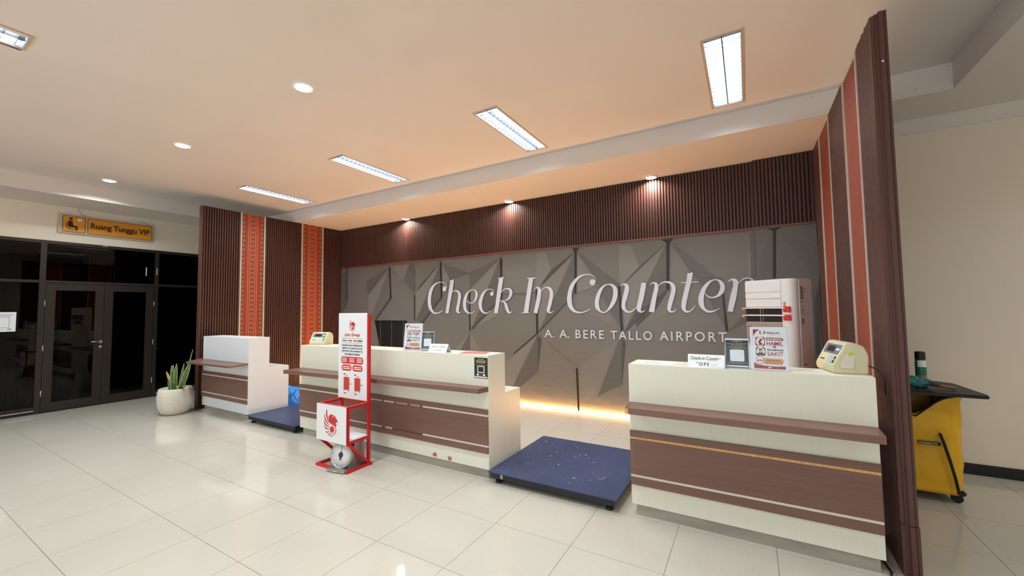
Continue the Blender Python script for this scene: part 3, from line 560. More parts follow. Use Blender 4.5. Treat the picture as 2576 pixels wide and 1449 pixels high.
S=Sheet((0,-.022,0),(1,0,0),(0,0,1),(0,-1,0))
zt0,zt1=1.137,1.275
S.text('t','A.',-2.868,-2.699,1.141,1.268,bold=.006)
S.text('t','A.',-2.606,-2.442,1.141,1.268,bold=.006)
S.text('t','BERE',-2.333,-1.88,1.141,1.268,bold=.006,spacing=1.3)
S.text('t','TALLO',-1.776,-1.183,1.139,1.266,bold=.006,spacing=1.3)
S.text('t','AIRPORT',-1.08,-.25,1.142,1.269,bold=.006,spacing=1.3)
S.finish(ban,{'t':('small_lettering',M_LET)})
# LED strip along the foot of the banner
led=thing('led_strip','warm glowing LED light strip along the floor under the grey banner','light strip',(0,0,0))
B().box(-7.95,-.3,5.928,5.952,0,.008).go('channel',M_TRIM,led)
B().box(-7.95,-.35,5.935,5.947,.008,.016).go('diffuser',emis('led_glow',(255,184,104),P_LED),led)
# baggage hatch rubber strips
hs=thing('strip_curtain','black rubber strip curtain hanging in the hatch opening of the grey banner','curtain',(0,5.99,0))
B().box(OPX0,OPX1,-.005,.01,1.385,1.402).go('rail',M_BLACK,hs)
x=-6.93
st=B().box(0,.156,.0,.006,.74,1.385).mesh('rubber_strip'); st.materials.append(M_RUB)
for i in range(6):
    link(st,'rubber_strip',hs,None,(x,.004*(i%2),0)); x+=.168
B().box(OPX0,OPX1,.0125,.016,.73,1.385).go('gap_light_sheet',mat('gap_light_pale',(214,210,204),.8),hs)  # pale sheet stands in for light showing through the strip gaps
# ================================================================ CEILING LIGHTS
tro=thing('troffer_light','recessed louvred light, nearest to the right slatted wing','ceiling light',(TRO_X[3],TRO_Y[0],ZC))
b=B(); W2,L2=.15,.628
for a,c,d,e in rects_with_holes(-W2,W2,-L2,L2,[(-W2+.018,W2-.018,-L2+.018,L2-.018)]): b.box(a,c,d,e,-.006,.0)
b.go('frame',mat('troffer_frame',(196,172,148),.5),tro)
b=B(); b.box(-.132,-.128,-.61,.61,0,.075); b.box(.128,.132,-.61,.61,0,.075); b.box(-.132,.132,-.612,-.608,0,.075); b.box(-.132,.132,.608,.612,0,.075); b.box(-.132,.132,-.61,.61,.075,.079)
b.go('housing',mat('reflector_metal',(150,152,162),.35,.2),tro)
b=B().box(-.004,.004,-.605,.605,.004,.05); b.go('louvre_spine',mat('louvre_metal',(78,80,92),.35,.2),tro)
bl=B().box(-.128,.128,-.0015,.0015,.006,.046).mesh('louvre_blade'); bl.materials.append(MATS['louvre_metal'])
for i in range(17): link(bl,'louvre_blade',tro,None,(0,-.57+i*1.14/16,0))
tl={0:('narrow-looking louvred light, farthest along the row near the left slatted wing'),1:'second louvred ceiling light from the left slatted wing',2:'third louvred ceiling light, above the gap between the counters'}
grp='louvred troffer lights in the ceiling'
tro['group']=grp
for k in (0,1,2): dup(tro,(TRO_X[k],TRO_Y[0],ZC),label=tl[k])
dup(tro,(TRO_X[1]+.055,TRO_Y[1],ZC),label='louvred ceiling light cut off by the upper left corner of the photo')
extra=[]
for yy in TRO_Y[1:]:
    for kx,xx in enumerate(TRO_X):
        if (yy==TRO_Y[1] and kx==1) or (yy<-3 and xx<-6): continue
        dup(tro,(xx,yy,ZC),label='louvred ceiling light of the rows outside the picture',group='louvred lights outside the picture')
dl=thing('downlight','round white downlight nearest the camera, upper middle of the ceiling','ceiling light',(DOWN_X[2],DOWN_Y,ZC),group='round downlights in the raised ceiling')
b=B(); b.lathe([(.072,-.004),(.078,-.012),(.09,-.01),(.096,0)],n=36); b.go('rim',M_PWH,dl)
b=B(); b.lathe([(.072,-.006),(.072,-.0125),(.0001,-.0128)],n=36); b.go('diffuser',emis('lamp_glow',(255,252,246),5),dl)
dup(dl,(DOWN_X[1],DOWN_Y,ZC),label='middle one of the three round downlights running toward the left wall')
dup(dl,(DOWN_X[0],DOWN_Y,ZC),label='round downlight closest to the orange waiting room sign')
dup(dl,(DOWN_X[3],DOWN_Y,ZC),label='added unseen downlight that brightens the right side',group='downlights outside the picture')
for xx,yy in ((3.1,2.6),(4.3,4.7),(3.1,-.6)): dup(dl,(xx,yy,ZS),label='added unseen downlight that brightens the right side',group='downlights outside the picture')
sl=thing('spot_downlight','round spot downlight at the header slats, above the words Check','ceiling light',(SPOT_X[0],SPOT_Y,ZS),group='spot downlights washing the header slats')
b=B(); b.lathe([(.068,0),(.068,-.018),(.075,-.022),(.088,-.016),(.09,0)],n=32); b.go('rim',M_PWH,sl)
b=B(); b.lathe([(.068,-.010),(.068,-.0195),(.0001,-.0198)],n=32); b.go('diffuser',MATS['lamp_glow'],sl)
dup(sl,(SPOT_X[1],SPOT_Y,ZS),label='round spot downlight at the header slats, middle of the three')
dup(sl,(SPOT_X[2],SPOT_Y,ZS),label='round spot downlight at the header slats, closest to the right wing')
# ================================================================ COUNTERS
def quadboard(name,pts,z0,z1,m,parent,mi_front=None,label=None):
    b=B(); b.prism([(x,y,z0) for x,y in pts],(0,0,z1-z0)); return b.go(name,m,parent,label=label)
def counter(label,x0,x1,top,low,lam,shelf,group,strips,raw=False,shz=(.823,.868)):
    c=thing('checkin_counter',label,'counter',(x0,3.23,0),group=group); W=x1-x0
    B().box(0,W,0,.30,.09,top-.0215).go('front_body',lam,c)
    B().box(.0,W,-.0002,.305,top-.022,top).go('countertop',lam,c)
    B().box(0,W,.301,.61,.09,low-.018,bev=.003).go('desk_body',lam,c)
    B().box(.0,W,.303,.612,low-.018,low,bev=.003).go('desk_top',lam,c)
    for xa in (-.001,W-.015):
        b=B(); b.prism([(xa,.0004,.0895),(xa,.6125,.0895),(xa,.6125,low-.0005),(xa,.306,low-.0005),(xa,.306,top-.0006),(xa,.0004,top-.0006)],(.016,0,0)); b.go('side_panel',lam,c)
    B().box(.03,W-.02,.028,.59,0,.0885).go('kickplate',M_KICK,c,label='grey worn kick plate')
    b=B(); b.prism([(x-x0,y-3.23,shz[0]) for x,y in shelf],(0,0,shz[1]-shz[0])); b.go('bag_shelf',M_BROWN,c,label='brown projecting shelf')
    for z0,z1 in ((.24,.300),(.318,.586),(.604,.652)): B().box(0,W,-.016,-.0005,z0,z1,bev=.0015).go('front_plank',M_BROWN,c)
    B().box(.002,W-.002,-.005,-.0004,.242,.650).go('panel_backing',M_BROWN,c)
    for k,(zc,segs) in enumerate(strips):
        for a,b_,mm in segs:
            B().box(a-x0,b_-x0,-.011,-.0005,zc-.009,zc+.009).go('inlay_strip',mm,c,label='peeled raw board strip' if mm is M_RAW else None)
    return c
WI=M_INLAY
c1=counter('small white check-in counter beside the potted plant',-7.893,-6.468,1.219,.747,M_LAMW,[(-7.66,2.90),(-6.36,2.925),(-6.475,3.23),(-7.98,3.23)],'check-in counters',[(.309,[(-7.893,-6.468,WI)]),(.595,[(-7.893,-6.468,WI)])],shz=(.820,.846))
c2=counter('long cream middle check-in counter behind the red stand',-5.158,-2.166,1.162,.76,M_LAM,[(-5.14,2.985),(-2.19,3.10),(-2.166,3.23),(-5.158,3.23)],'check-in counters',
 [(.309,[(-5.158,-3.60,WI),(-3.55,-3.44,WI),(-2.99,-2.166,WI)]),(.595,[(-5.158,-3.60,WI),(-3.575,-3.415,WI),(-3.39,-3.21,mat('faded_inlay',(190,150,142),.5)),(-3.17,-3.03,MATS['faded_inlay']),(-2.99,-2.166,WI)])])
c3=counter('wide cream check-in counter against the right slatted wing',-.832,.650,1.162,.76,M_LAM,[(-.812,3.02),(.640,3.02),(.650,3.23),(-.832,3.23)],'check-in counters',
 [(.309,[(-.832,.650,WI)]),(.595,[(-.832,.650,M_RAW)])])
B().box(-.0,.022,-.2115,-.205,.824,.866).box(-.003,.021,-.209,-.15,.8235,.867).go('chipped_corner',M_RAW,c3,(0.02,0,0),label='chipped end of the shelf, bare particle board')
# chipped spots at the foot of the middle counter
b=B()
for cx,cz,rr in ((-2.834,.125,.032),(-2.64,.118,.03)):
    pts=[(cx+5.158+rr*(1+.35*R.uniform(-1,1))*math.cos(a*PI/4.5),-.0015,cz+rr*.75*(1+.3*R.uniform(-1,1))*math.sin(a*PI/4.5)) for a in range(9)]
    b.prism(pts,(0,.001,0))
b.go('chip_mark',mat('chipboard',(178,112,66),.8),c2,label='chipped laminate showing bare board')
B().tube([(1.50,.30,.0),(1.50,.18,.012),(1.515,.05,.008),(1.5,.0,.006)],.006,6).go('cable',M_BLACK,c3)
# ================================================================ PLATFORM SCALES
def tread_mesh(s):
    b=B(); n=25
    p=s/n
    for i in range(n):
        for j in range(n):
            cx,cy_=(i+.5)*p,(j+.5)*p
            for dx,dy,a in ((0,0,1),(p*.5,p*.5,-1)):
                x,y=cx+dx,cy_+dy
                if x>s-.02 or y>s-.02: continue
                l,w_=p*.30,p*.085; c_,s_=math.cos(a*PI/4),math.sin(a*PI/4)
                q=[(-l,0),(0,-w_),(l,0),(0,w_)]
                v=[b.b.verts.new((x+u*c_-v*s_,y+u*s_+v*c_,.0002)) for u,v in q]; t=b.b.verts.new((x,y,.0032))
                for k in range(4): b.b.faces.new((v[k],v[(k+1)%4],t))
    return b
def platform(label,x,y):
    t=thing('platform_scale',label,'floor scale',(x,y,0),group='navy steel platform scales')
    pl=B().box(0,1.208,0,1.19,.099,.105,bev=.002).go('plate',M_STEEL,t,label='navy checker plate deck')
    o=tread_mesh(1.19).go('tread_bars',M_STEEL,t,(0,0,.105)); o['kind']='stuff'
    o.scale=(1.208/1.19,1,1)
    B().box(.028,1.18,.02,1.17,.045,.099,bev=.003).go('base_frame',M_STEELD,t)
    fm=B().cyl((0,0,.012),(0,0,.045),.016).lathe([(.0001,0),(.032,0),(.034,.01),(.028,.024),(.0001,.026)],n=20).mesh('foot'); fm.materials.append(M_RUB)
    for fx in (.085,1.13):
        for fy in (.07,1.12): link(fm,'foot',t,None,(fx,fy,0))
    return t
pr=platform('navy steel platform scale between the middle and the right counter',-2.145,3.17)
b=B()
for k in range(26):
    x,y=R.uniform(.1,1.1),R.uniform(.1,1.05)
    if k>18: x,y=(.66,.75) if k<22 else (.98,.35); x+=R.uniform(-.06,.06); y+=R.uniform(-.04,.04)
    rr=R.uniform(.004,.013)
    b.prism([(x+rr*R.uniform(.5,1.4)*math.cos(a),y+rr*R.uniform(.5,1.2)*math.sin(a),.1055) for a in (0,1,2,3,4,5)],(0,0,.003))
b.go('paint_wear',mat('worn_steel',(176,172,166),.6),pr)
B().box(.13,.155,.018,.0195,.055,.095).go('scratch',MATS['worn_steel'],pr)
platform('dark steel platform scale between the small white counter and the middle counter',-6.395,3.175)
# ================================================================ RED STAND WITH LUGGAGE SIZER
sd=thing('baggage_stand','red steel cabin baggage sizer stand with white signboard, in front of the middle counter','stand',(-3.72,2.82,0))
t=.026
def bar(p,q,name='frame_bar'):
    t=.026 if abs(q[0]-p[0])>.1 else (.0252 if abs(q[1]-p[1])>.1 and abs(q[2]-p[2])<.01 else .0268)
    p,q=Vector(p),Vector(q); d=(q-p).normalized(); L=(q-p).length
    b=B().box(-t/2,t/2,-t/2,t/2,0,L); o=b.go(name,M_RED,sd); o.location=p
    o.rotation_euler=d.to_track_quat('Z','Y').to_euler(); return o
xl,xr,yf,yb=-.22,.225,-.145,.13
for a in ((xl-.015,yf+.0),(xr+.015,yf)): pass
bar((xl-.03,yf+.0,.013),(xr+.03,yf,.013)); bar((xl-.03,yb,.013),(xr+.035,yb,.013)); bar((xl-.018,yf,.0131),(xl-.018,yb,.0131)); bar((xr+.018,yf,.0131),(xr+.018,yb,.0131))
bar((xl,yb,.02),(xl,yb,1.572),'upright'); bar((xr-.005,yb,.02),(xr-.005,yb,1.572),'upright')
for z in (.285,.635):
    bar((xl,yf+.012,z),(xr,yf+.012,z)); bar((xl,yb,z),(xr,yb,z)); bar((xl,yf,z+.0002),(xl,yb,z+.0002)); bar((xr,yf,z+.0002),(xr,yb,z+.0002))
bar((xl,yf+.012,.28),(xl,yf+.012,.64)); bar((xr,yf+.012,.28),(xr,yf+.012,.64))
bar((xl,yf+.01,.28),(xl,yb-.01,.03),'brace'); bar((xr,yf+.01,.28),(xr,yb-.01,.03),'brace')
B().box(xl,xr,yf+.03,yb,.300,.304).go('inner_shelf',M_WHITE,sd)
B().box(xl-.018,xr+.012,yf-.016,yf-.010,.276,.648,bev=.002).go('box_panel',M_WHITE,sd,label='white square panel with a red winged lion head')
B().box(xl-.035,xr-.014,yb-.023,yb-.0145,.655,1.585,bev=.002).go('signboard',M_WHITE,sd,label='tall white sign with red baggage rules')
def lion(S,key,cx,cy_,h,k=2):
    """winged lion head emblem, h = overall height"""
    s=h/372.0
    def P(x,y): return (cx+(x-222)*s*1.45,cy_-(y-608)*s)
    def SP(pts): return [P(x,y)+(w_*s,) for x,y,w_ in pts]
    for n,f in enumerate([[(166,424,14),(160,480,30),(172,545,26),(196,600,8)],[(128,500,10),(138,560,22),(168,605,18),(206,632,6)],[(120,585,8),(138,625,20),(170,650,16),(208,662,5)],
              [(124,650,8),(146,682,18),(176,690,13),(210,690,5)],[(148,722,8),(166,738,16),(192,728,10),(216,710,5)],[(178,765,8),(196,762,13),(212,742,9),(226,722,4)],[(210,788,8),(220,774,12),(230,750,8),(238,726,4)],[(244,794,7),(248,776,11),(250,756,8),(252,740,3)]]):
        S.stroke(key,SP(f),k+n*.3,5)
    S.ell(key,*P(246,684),46*s,44*s,k=k+3)
    S.stroke(key,SP([(236,624,5),(270,622,8),(296,650,12),(302,690,14),(286,735,12),(258,758,4)]),k+3.3,6)
    head=[(222,608),(200,590),(194,560),(190,530),(196,505),(212,492),(222,480),(238,486),(250,478),(262,490),(280,490),(286,502),(300,510),(304,530),(316,540),(328,556),(326,572),(312,572),(300,584),(302,606),(316,610),(308,628),(290,640),(262,616),(240,612)]
    S.poly(key,[P(*q) for q in head],k+3.6)
S=Sheet((-.004,yf-.0165,.462),(1,0,0),(0,0,1),(0,-1,0)); lion(S,'l',0,-.0,.272); S.ell('e',.040,.073,.007,k=7); S.finish(sd,{'l':('printed_emblem',M_PRED),'e':('printed_eye',M_WHITE)})
S=Sheet((-.0245,yb-.0235,1.12),(1,0,0),(0,0,1),(0,-1,0))
# board is .46 x .93 with its centre at 0,0
lion(S,'r',0,.325,.125)
S.text('r','Lion Group',-.125,.125,.20,.248,bold=.03,shear=.25)
S.rect('d',-.17,.17,.1865,.189); S.rect('d',-.17,.17,.1365,.139)
for x0,x1,c in ((-.165,-.085,'r'),(-.065,.0,'r'),(.02,.08,'r'),(.09,.165,'d')): S.rect(c,x0,x1,.157,.169,k=2,r=.004)
for t_,y,ww in (('PENUMPANG HANYA DIPERBOLEHKAN',.103,.335),('MEMBAWA 1 PCS BARANG KE DALAM',.072,.325),('KABIN PESAWAT BERAT MAKSIMAL 7 KG',.041,.345),('ATURAN MEMBAWA POWERBANK',.005,.255)): S.text('d',t_,-ww/2,ww/2,y,y+.017,bold=.03)
S.rect('d',-.165,.165,.0285,.030)
S.rect('r',-.182,.182,-.088,-.012,r=.03)
for x in (-.125,0,.125):
    for y in (-.034,-.052,-.070): S.rect('w',x-.045,x+.04,y,y+.008,k=2,r=.002)
for x in (-.088,.09):
    S.rect('r',x-.08,x+.08,-.165,-.10,r=.028)
    for y in (-.127,-.147): S.rect('w',x-.062,x+.062,y,y+.01,k=2,r=.003)
    S.rect('s',x-.048,x+.045,-.375,-.235,r=.012); S.rect('s',x+.0,x+.006,-.236,-.218); S.rect('s',x-.012,x+.018,-.221,-.215); 
    for dx in (-.04,.035): S.rect('s',x+dx-.005,x+dx+.005,-.392,-.37)
    for q in (-.02,.0,.02): S.rect('g',x+q-.0015,x+q+.0015,-.36,-.25,k=2)
    for dx,dy in ((-.04,-.205),(-.03,-.41)): S.rect('d',x+dx-.012,x+dx+.022,dy-.005,dy+.005,r=.002)
    S.rect('d',x+.055,x+.08,-.31,-.302,r=.002); S.rect('d',x+.05,x+.0515,-.375,-.235)
S.finish(sd,{'r':('printed_red',M_PRED),'d':('printed_text',M_PDARK),'w':('printed_white',M_PWH),'s':('printed_suitcase',mat('suitcase_red',(208,62,52),.5)),'g':('printed_groove',M_PMAR)})
o=B().box(-.1,.1,-.07,.07,0,.001).go('paper_sheet',M_PAPER); o.location=(-3.63,2.82,.3045); o.rotation_euler=(0,0,.15); tag(o,'white paper lying on the shelf inside the red stand','paper')
# dial scale under it
ds=thing('dial_scale','grey mechanical dial scale standing inside the foot of the red stand','scale',(-3.615,2.70,0),rotz=.16)
B().box(-.12,.12,-.075,.25,.004,.03,bev=.008).go('base_plate',M_MET,ds)
b=B(); b.prism([(-.095,.02,.03),(-.095,.235,.03),(-.095,.235,.235),(-.095,.09,.25)],(.19,0,0)); b.go('housing',M_MET,ds)
B().box(-.11,.11,.075,.245,.252,.268,bev=.004).go('pan_bracket',M_MET,ds)
dial=bpy.data.objects.new('dial',None)
b=B(); b.lathe([(.0001,.0),(.128,.0),(.132,-.012),(.132,-.05),(.10,-.07),(.0001,-.07)],n=40); b.lathe([(.118,.0),(.122,.007),(.130,.007),(.133,-.002)],n=40)
dd=b.go('dial',M_MET,ds,(0,.005,.152),(math.radians(78),0,0))
b=B().lathe([(.0001,.0015),(.118,.0015),(.118,.0)],n=40); b.go('dial_face',M_PWH,dd)
b=B()
for k in range(20):
    a=2*PI*k/20; r0,r1=(.094,.108) if k%2==0 else (.101,.108)
    b.tube([(r0*math.cos(a),r0*math.sin(a),.0025),(r1*math.cos(a),r1*math.sin(a),.0025)],.0016,4)
b.go('dial_marks',M_PDARK,dd)
b=B(); b.lathe([(.0001,.014),(.022,.013),(.027,.003)],n=20); b.go('dial_hub',mat('hub_blue',(36,44,70),.4),dd)
B().box(-.002,.002,0,.09,.003,.005).go('needle',M_PDARK,dd)
B().box(-.014,.014,-.05,-.026,.002,.003).go('dial_logo',mat('scale_mark',(140,70,40),.6),dd)
B().box(-.03,.03,-.077,-.0755,.010,.024).go('sticker',mat('sticker_yellow',(214,196,60),.5),ds)
# ================================================================ ITEMS ON THE COUNTERS
def acrylic(name,label,cat,loc,rotz,w_,h,draw,table,group=None,lean=8,acr=True):
    t=thing(name,label,cat,loc,rotz,group)
    a=math.radians(lean); U=Vector((1,0,0)); V=Vector((0,math.sin(a),math.cos(a))); N=Vector((0,-math.cos(a),math.sin(a)))
    def slab(b,x0,x1,y0,y1,n0,n1):
        P=[U*x0+V*y0+N*n0,U*x1+V*y0+N*n0,U*x1+V*y1+N*n0,U*x0+V*y1+N*n0]
        b.prism(P,N*(n1-n0)); return b
    slab(B(),-w_/2,w_/2,.004,h,-.0015,0).go('printed_sheet',M_PAPER,t)
    if acr:
        slab(B(),-w_/2-.006,w_/2+.006,.0,h+.006,.0042,.0062).go('acrylic_cover',M_ACR,t)
        bk=B(); slab(bk,-w_/2-.006,w_/2+.006,.0,h+.006,-.0055,-.0035); bk.box(-w_/2-.006,w_/2+.006,-.004,.075,0,.003); bk.go('acrylic_back',M_ACR,t)
    S=Sheet(V*0,U,V,N,.0004); draw(S); S.finish(t,table); return t
TB={'r':('printed_red',M_PMAR),'d':('printed_text',M_PDARK),'o':('printed_label',M_PORG),'w':('printed_white',M_PWH),'t':('printed_ground',M_PTEAL),'g':('printed_heading',M_PGOLD),'k':('printed_ground',M_PBLK),'s':('printed_figure',mat('skin_print',(224,176,148),.6)),'y':('printed_grey',M_PGRY)}
def poster(S):
    H=.30; X=lambda u:-.108+u*.216; Y=lambda v:H-v*H
    S.poly('r',[(X(.09),Y(.06)),(X(.27),Y(.06)),(X(.17),Y(.12)),(X(.115),Y(.18)),(X(.09),Y(.24))])
    for sgn in (-1,1): S.stroke('r',[(X(.345)+sgn*.004,Y(.165),.003),(X(.345)+sgn*.013,Y(.145),.007),(X(.345)+sgn*.012,Y(.10),.006),(X(.345)+sgn*.008,Y(.095),.001)],1)
    S.text('r','WINGS AIR',X(.45),X(.80),Y(.155),Y(.12),bold=.04,shear=.3)
    S.rect('y',X(.53),X(.73),Y(.176),Y(.169))
    for k in range(3): S.stroke('r',[(X(.80+k*.04),Y(.20+k*.008),.0018),(X(.795+k*.045),Y(.185+k*.008),.0018)],1)
    S.rect('r',X(.15),X(.41),Y(.445),Y(.235),r=.012); S.ell('w',X(.28),Y(.34),.025,.031,k=2)
    S.poly('r',[(X(.27),Y(.28)),(X(.33),Y(.27)),(X(.34),Y(.31)),(X(.30),Y(.33)),(X(.29),Y(.36)),(X(.34),Y(.39)),(X(.33),Y(.42)),(X(.24),Y(.42)),(X(.25),Y(.38)),(X(.22),Y(.36)),(X(.26),Y(.31))],k=3)
    S.poly('r',[(X(.44),Y(.245)),(X(.86),Y(.25)),(X(.90),Y(.27)),(X(.90),Y(.315)),(X(.44),Y(.31))]); S.text('w','PENUMPANG',X(.46),X(.86),Y(.30),Y(.262),bold=.03)
    S.text('r','HAMIL',X(.455),X(.89),Y(.425),Y(.335),bold=.015)
    S.ell('d',X(.66),Y(.455),.010,.007); S.rect('w',X(.63),X(.69),Y(.459),Y(.451),k=2); S.rect('y',X(.46),X(.59),Y(.458),Y(.455)); S.rect('y',X(.73),X(.88),Y(.458),Y(.455))
    S.rect('d',X(.15),X(.41),Y(.665),Y(.47),r=.012); S.ell('w',X(.28),Y(.565),.025,.028,k=2)
    S.ell('s',X(.28),Y(.555),.013,.014,k=3); S.poly('d',[(X(.22),Y(.535)),(X(.25),Y(.50)),(X(.32),Y(.505)),(X(.34),Y(.545)),(X(.30),Y(.53))],k=4); S.poly('d',[(X(.19),Y(.625)),(X(.23),Y(.59)),(X(.28),Y(.60)),(X(.33),Y(.585)),(X(.37),Y(.63)),(X(.35),Y(.645)),(X(.2),Y(.645))],k=4)
    S.text('d','PENUMPANG',X(.46),X(.89),Y(.55),Y(.505),bold=.03); S.text('r','SAKIT',X(.46),X(.89),Y(.66),Y(.57),bold=.015)
    S.poly('o',[(X(.34),Y(.71)),(X(.84),Y(.72)),(X(.90),Y(.765)),(X(.84),Y(.855)),(X(.38),Y(.85))]); S.ell('r',X(.26),Y(.76),.024,.027,k=2); S.ell('w',X(.26),Y(.76),.021,.024,k=3)
    for dx in (-.012,0,.012): S.stroke('r',[(X(.26)+dx,Y(.79),.009),(X(.26)+dx,Y(.77),.008),(X(.26)+dx,Y(.74),.001)],4)
    S.text('d','HARAP LAPOR KE',X(.42),X(.80),Y(.775),Y(.745),k=2,bold=.03); S.rect('r',X(.39),X(.84),Y(.835),Y(.79),k=2,r=.003); S.text('w','CHECK IN COUNTER',X(.41),X(.82),Y(.826),Y(.80),k=3,bold=.03)
    S.poly('r',[(X(.09),Y(.955)),(X(.09),Y(.82)),(X(.2),Y(.865)),(X(.40),Y(.885)),(X(.62),Y(.895)),(X(.93),Y(.885)),(X(.93),Y(.955))])
    S.poly('w',[(X(.45),Y(.935)),(X(.49),Y(.925)),(X(.47),Y(.905)),(X(.50),Y(.905)),(X(.54),Y(.918)),(X(.58),Y(.905)),(X(.59),Y(.91)),(X(.52),Y(.935)),(X(.51),Y(.95)),(X(.50),Y(.935))],k=2)
def tealsign(S,key='t'):
    X=lambda u:-.074+u*.148; Y=lambda v:.21-v*.205
    S.rect(key,X(.02),X(.98),Y(.99),Y(.035))
    S.text('w','Lion',X(.30),X(.43),Y(.085),Y(.06),bold=.04); S.ell('w',X(.485),Y(.072),.004); S.text('w','Group',X(.53),X(.72),Y(.092),Y(.06),bold=.04)
    S.text('g','LAYANAN PENGADUAN',X(.06),X(.94),Y(.175),Y(.138),bold=.03); S.text('g','PELANGGAN',X(.26),X(.74),Y(.225),Y(.19),bold=.03)
    S.rect('g',X(.16),X(.84),Y(.285),Y(.272),k=2); S.rect('g',X(.34),X(.68),Y(.335),Y(.322),k=2)
    S.rect('w',X(.2),X(.8),Y(.765),Y(.365),k=2,r=.008)
    S.rect('g',X(.06),X(.94),Y(.815),Y(.805),k=2); S.rect('g',X(.2),X(.8),Y(.845),Y(.837),k=2); S.rect('w',X(.04),X(.96),Y(.955),Y(.905),k=2,r=.004)
ZT=1.1625
acrylic('poster_holder','red and white HAMIL SAKIT passenger notice in clear holder on the right counter','sign holder',(.112,3.275,ZT),-.02,.216,.30,poster,TB,'passenger notices in clear holders')
acrylic('poster_holder','red and white HAMIL SAKIT passenger notice in clear holder on the middle counter','sign holder',(-3.217,3.30,ZT),.30,.216,.30,poster,TB,'passenger notices in clear holders',acr=True)
acrylic('complaint_sign','dark teal complaint service sign in clear holder on the right counter','sign holder',(-.079,3.285,ZT),0,.148,.215,tealsign,TB,'complaint service signs',acr=True)
acrylic('complaint_sign','dark teal complaint service sign in clear holder on the middle counter','sign holder',(-3.02,3.32,ZT),.25,.148,.21,tealsign,TB,'complaint service signs')
acrylic('leaflet_holder','white leaflet holder mostly hidden behind the red stand signboard','sign holder',(-4.12,3.36,ZT),.2,.15,.28,lambda S:(S.rect('y',-.05,.05,.2,.205),S.rect('y',-.05,.05,.15,.155)),TB)
# tent cards
def tent(label,loc,rotz,w_,h,d,draw,kind='paper'):
    t=thing('tent_card',label,'tent card',loc,rotz,'tent cards on the counters')
    b=B(); b.prism([(-w_/2,-d/2,0),(-w_/2,d/2,0),(-w_/2,.001,h),(-w_/2,-.001,h)],(w_,0,0),cap=False); b.face([(-w_/2,-d/2,.0005),(w_/2,-d/2,.0005),(w_/2,d/2,.0005),(-w_/2,d/2,.0005)]); b.go('folded_card',M_PAPER,t)
    a=math.atan2(d/2,h); S=Sheet((0,-d/2-.0004,0),(1,0,0),(0,math.sin(a),math.cos(a)),(0,-math.cos(a),math.sin(a)),.0005); draw(S,math.hypot(d/2,h)); S.finish(t,{'d':('printed_text',M_PDARK),'w':('tape',M_PWH),'y':('tape_edge',M_PGRY)}); return t
tent('white tent card reading Check-in Counter CLOSE on the middle counter',(-2.815,3.285,ZT),.12,.225,.088,.10,lambda S,H:(S.text('d','Check-in Counter',-.085,.085,H*.58,H*.80),S.text('d','"CLOSE"',-.06,.06,H*.2,H*.42,spacing=1.3)))
tc_=tent('white tent card reading Check-in Counter OPEN on the right counter',(-.278,3.285,ZT),-.02,.245,.092,.07,lambda S,H:(S.text('d','Check-in Counter',-.105,.095,H*.58,H*.84,bold=.01),S.text('d','"OPE',-.062,.022,H*.14,H*.40,spacing=1.3,bold=.01),S.text('d','N"',.03,.052,H*.14,H*.40,bold=.0,k=1),S.rect('w',.02,.085,H*.12,H*.46,k=3),S.rect('w',.075,.118,H*.06,H*.7,k=4,r=.01),S.rect('y',.03,.08,H*.25,H*.262,k=5)))
# flyers
o=B().box(-.14,.14,-.10,.10,0,.002).go('flyer',mat('red_flyer',(214,120,112),.5,var=.35,scale=(14,14,14))); o.location=(-2.44,3.40,ZT); o.rotation_euler=(0,0,.35); tag(o,'red and white flyer lying on the right end of the middle counter','flyer')
fl=thing('flyer','white price sheet lying at the left end of the right counter','flyer',(-.64,3.385,ZT),.0)
B().box(-.13,.13,-.09,.10,0,.0015).go('sheet',M_PAPER,fl)
b=B()
for k in range(7): b.box(-.10,.09-.03*(k%3),-.07+k*.022,-.066+k*.022,.0016,.0019)
b.go('printed_lines',M_PGRY,fl)
# sticker on the front of the middle counter
st_=thing('counter_sticker','black complaint service sticker on the front of the middle counter','sticker',(-2.248,3.2292,0))
B().box(-.078,.078,-.001,0,.943,1.14).go('sticker_sheet',M_PBLK,st_)
S=Sheet((0,-.0015,.943),(1,0,0),(0,0,1),(0,-1,0),.0005)
S.text('w','Lion Group',-.035,.035,.178,.185,bold=.05)
for k,y in enumerate((.166,.156,.146)): S.rect('g',-.06+.004*k,.06-.003*k,y,y+.005)
S.rect('g',-.06,.06,.127,.130); S.rect('w',-.042,.042,.052,.118,r=.008); S.rect('k',-.033,.033,.060,.110,k=2)
for x in (-.036,0,.036): S.ell('w' if x else 'r',x,.034,.014,.010)
S.rect('w',-.072,.072,.006,.018,r=.004); S.finish(st_,TB)
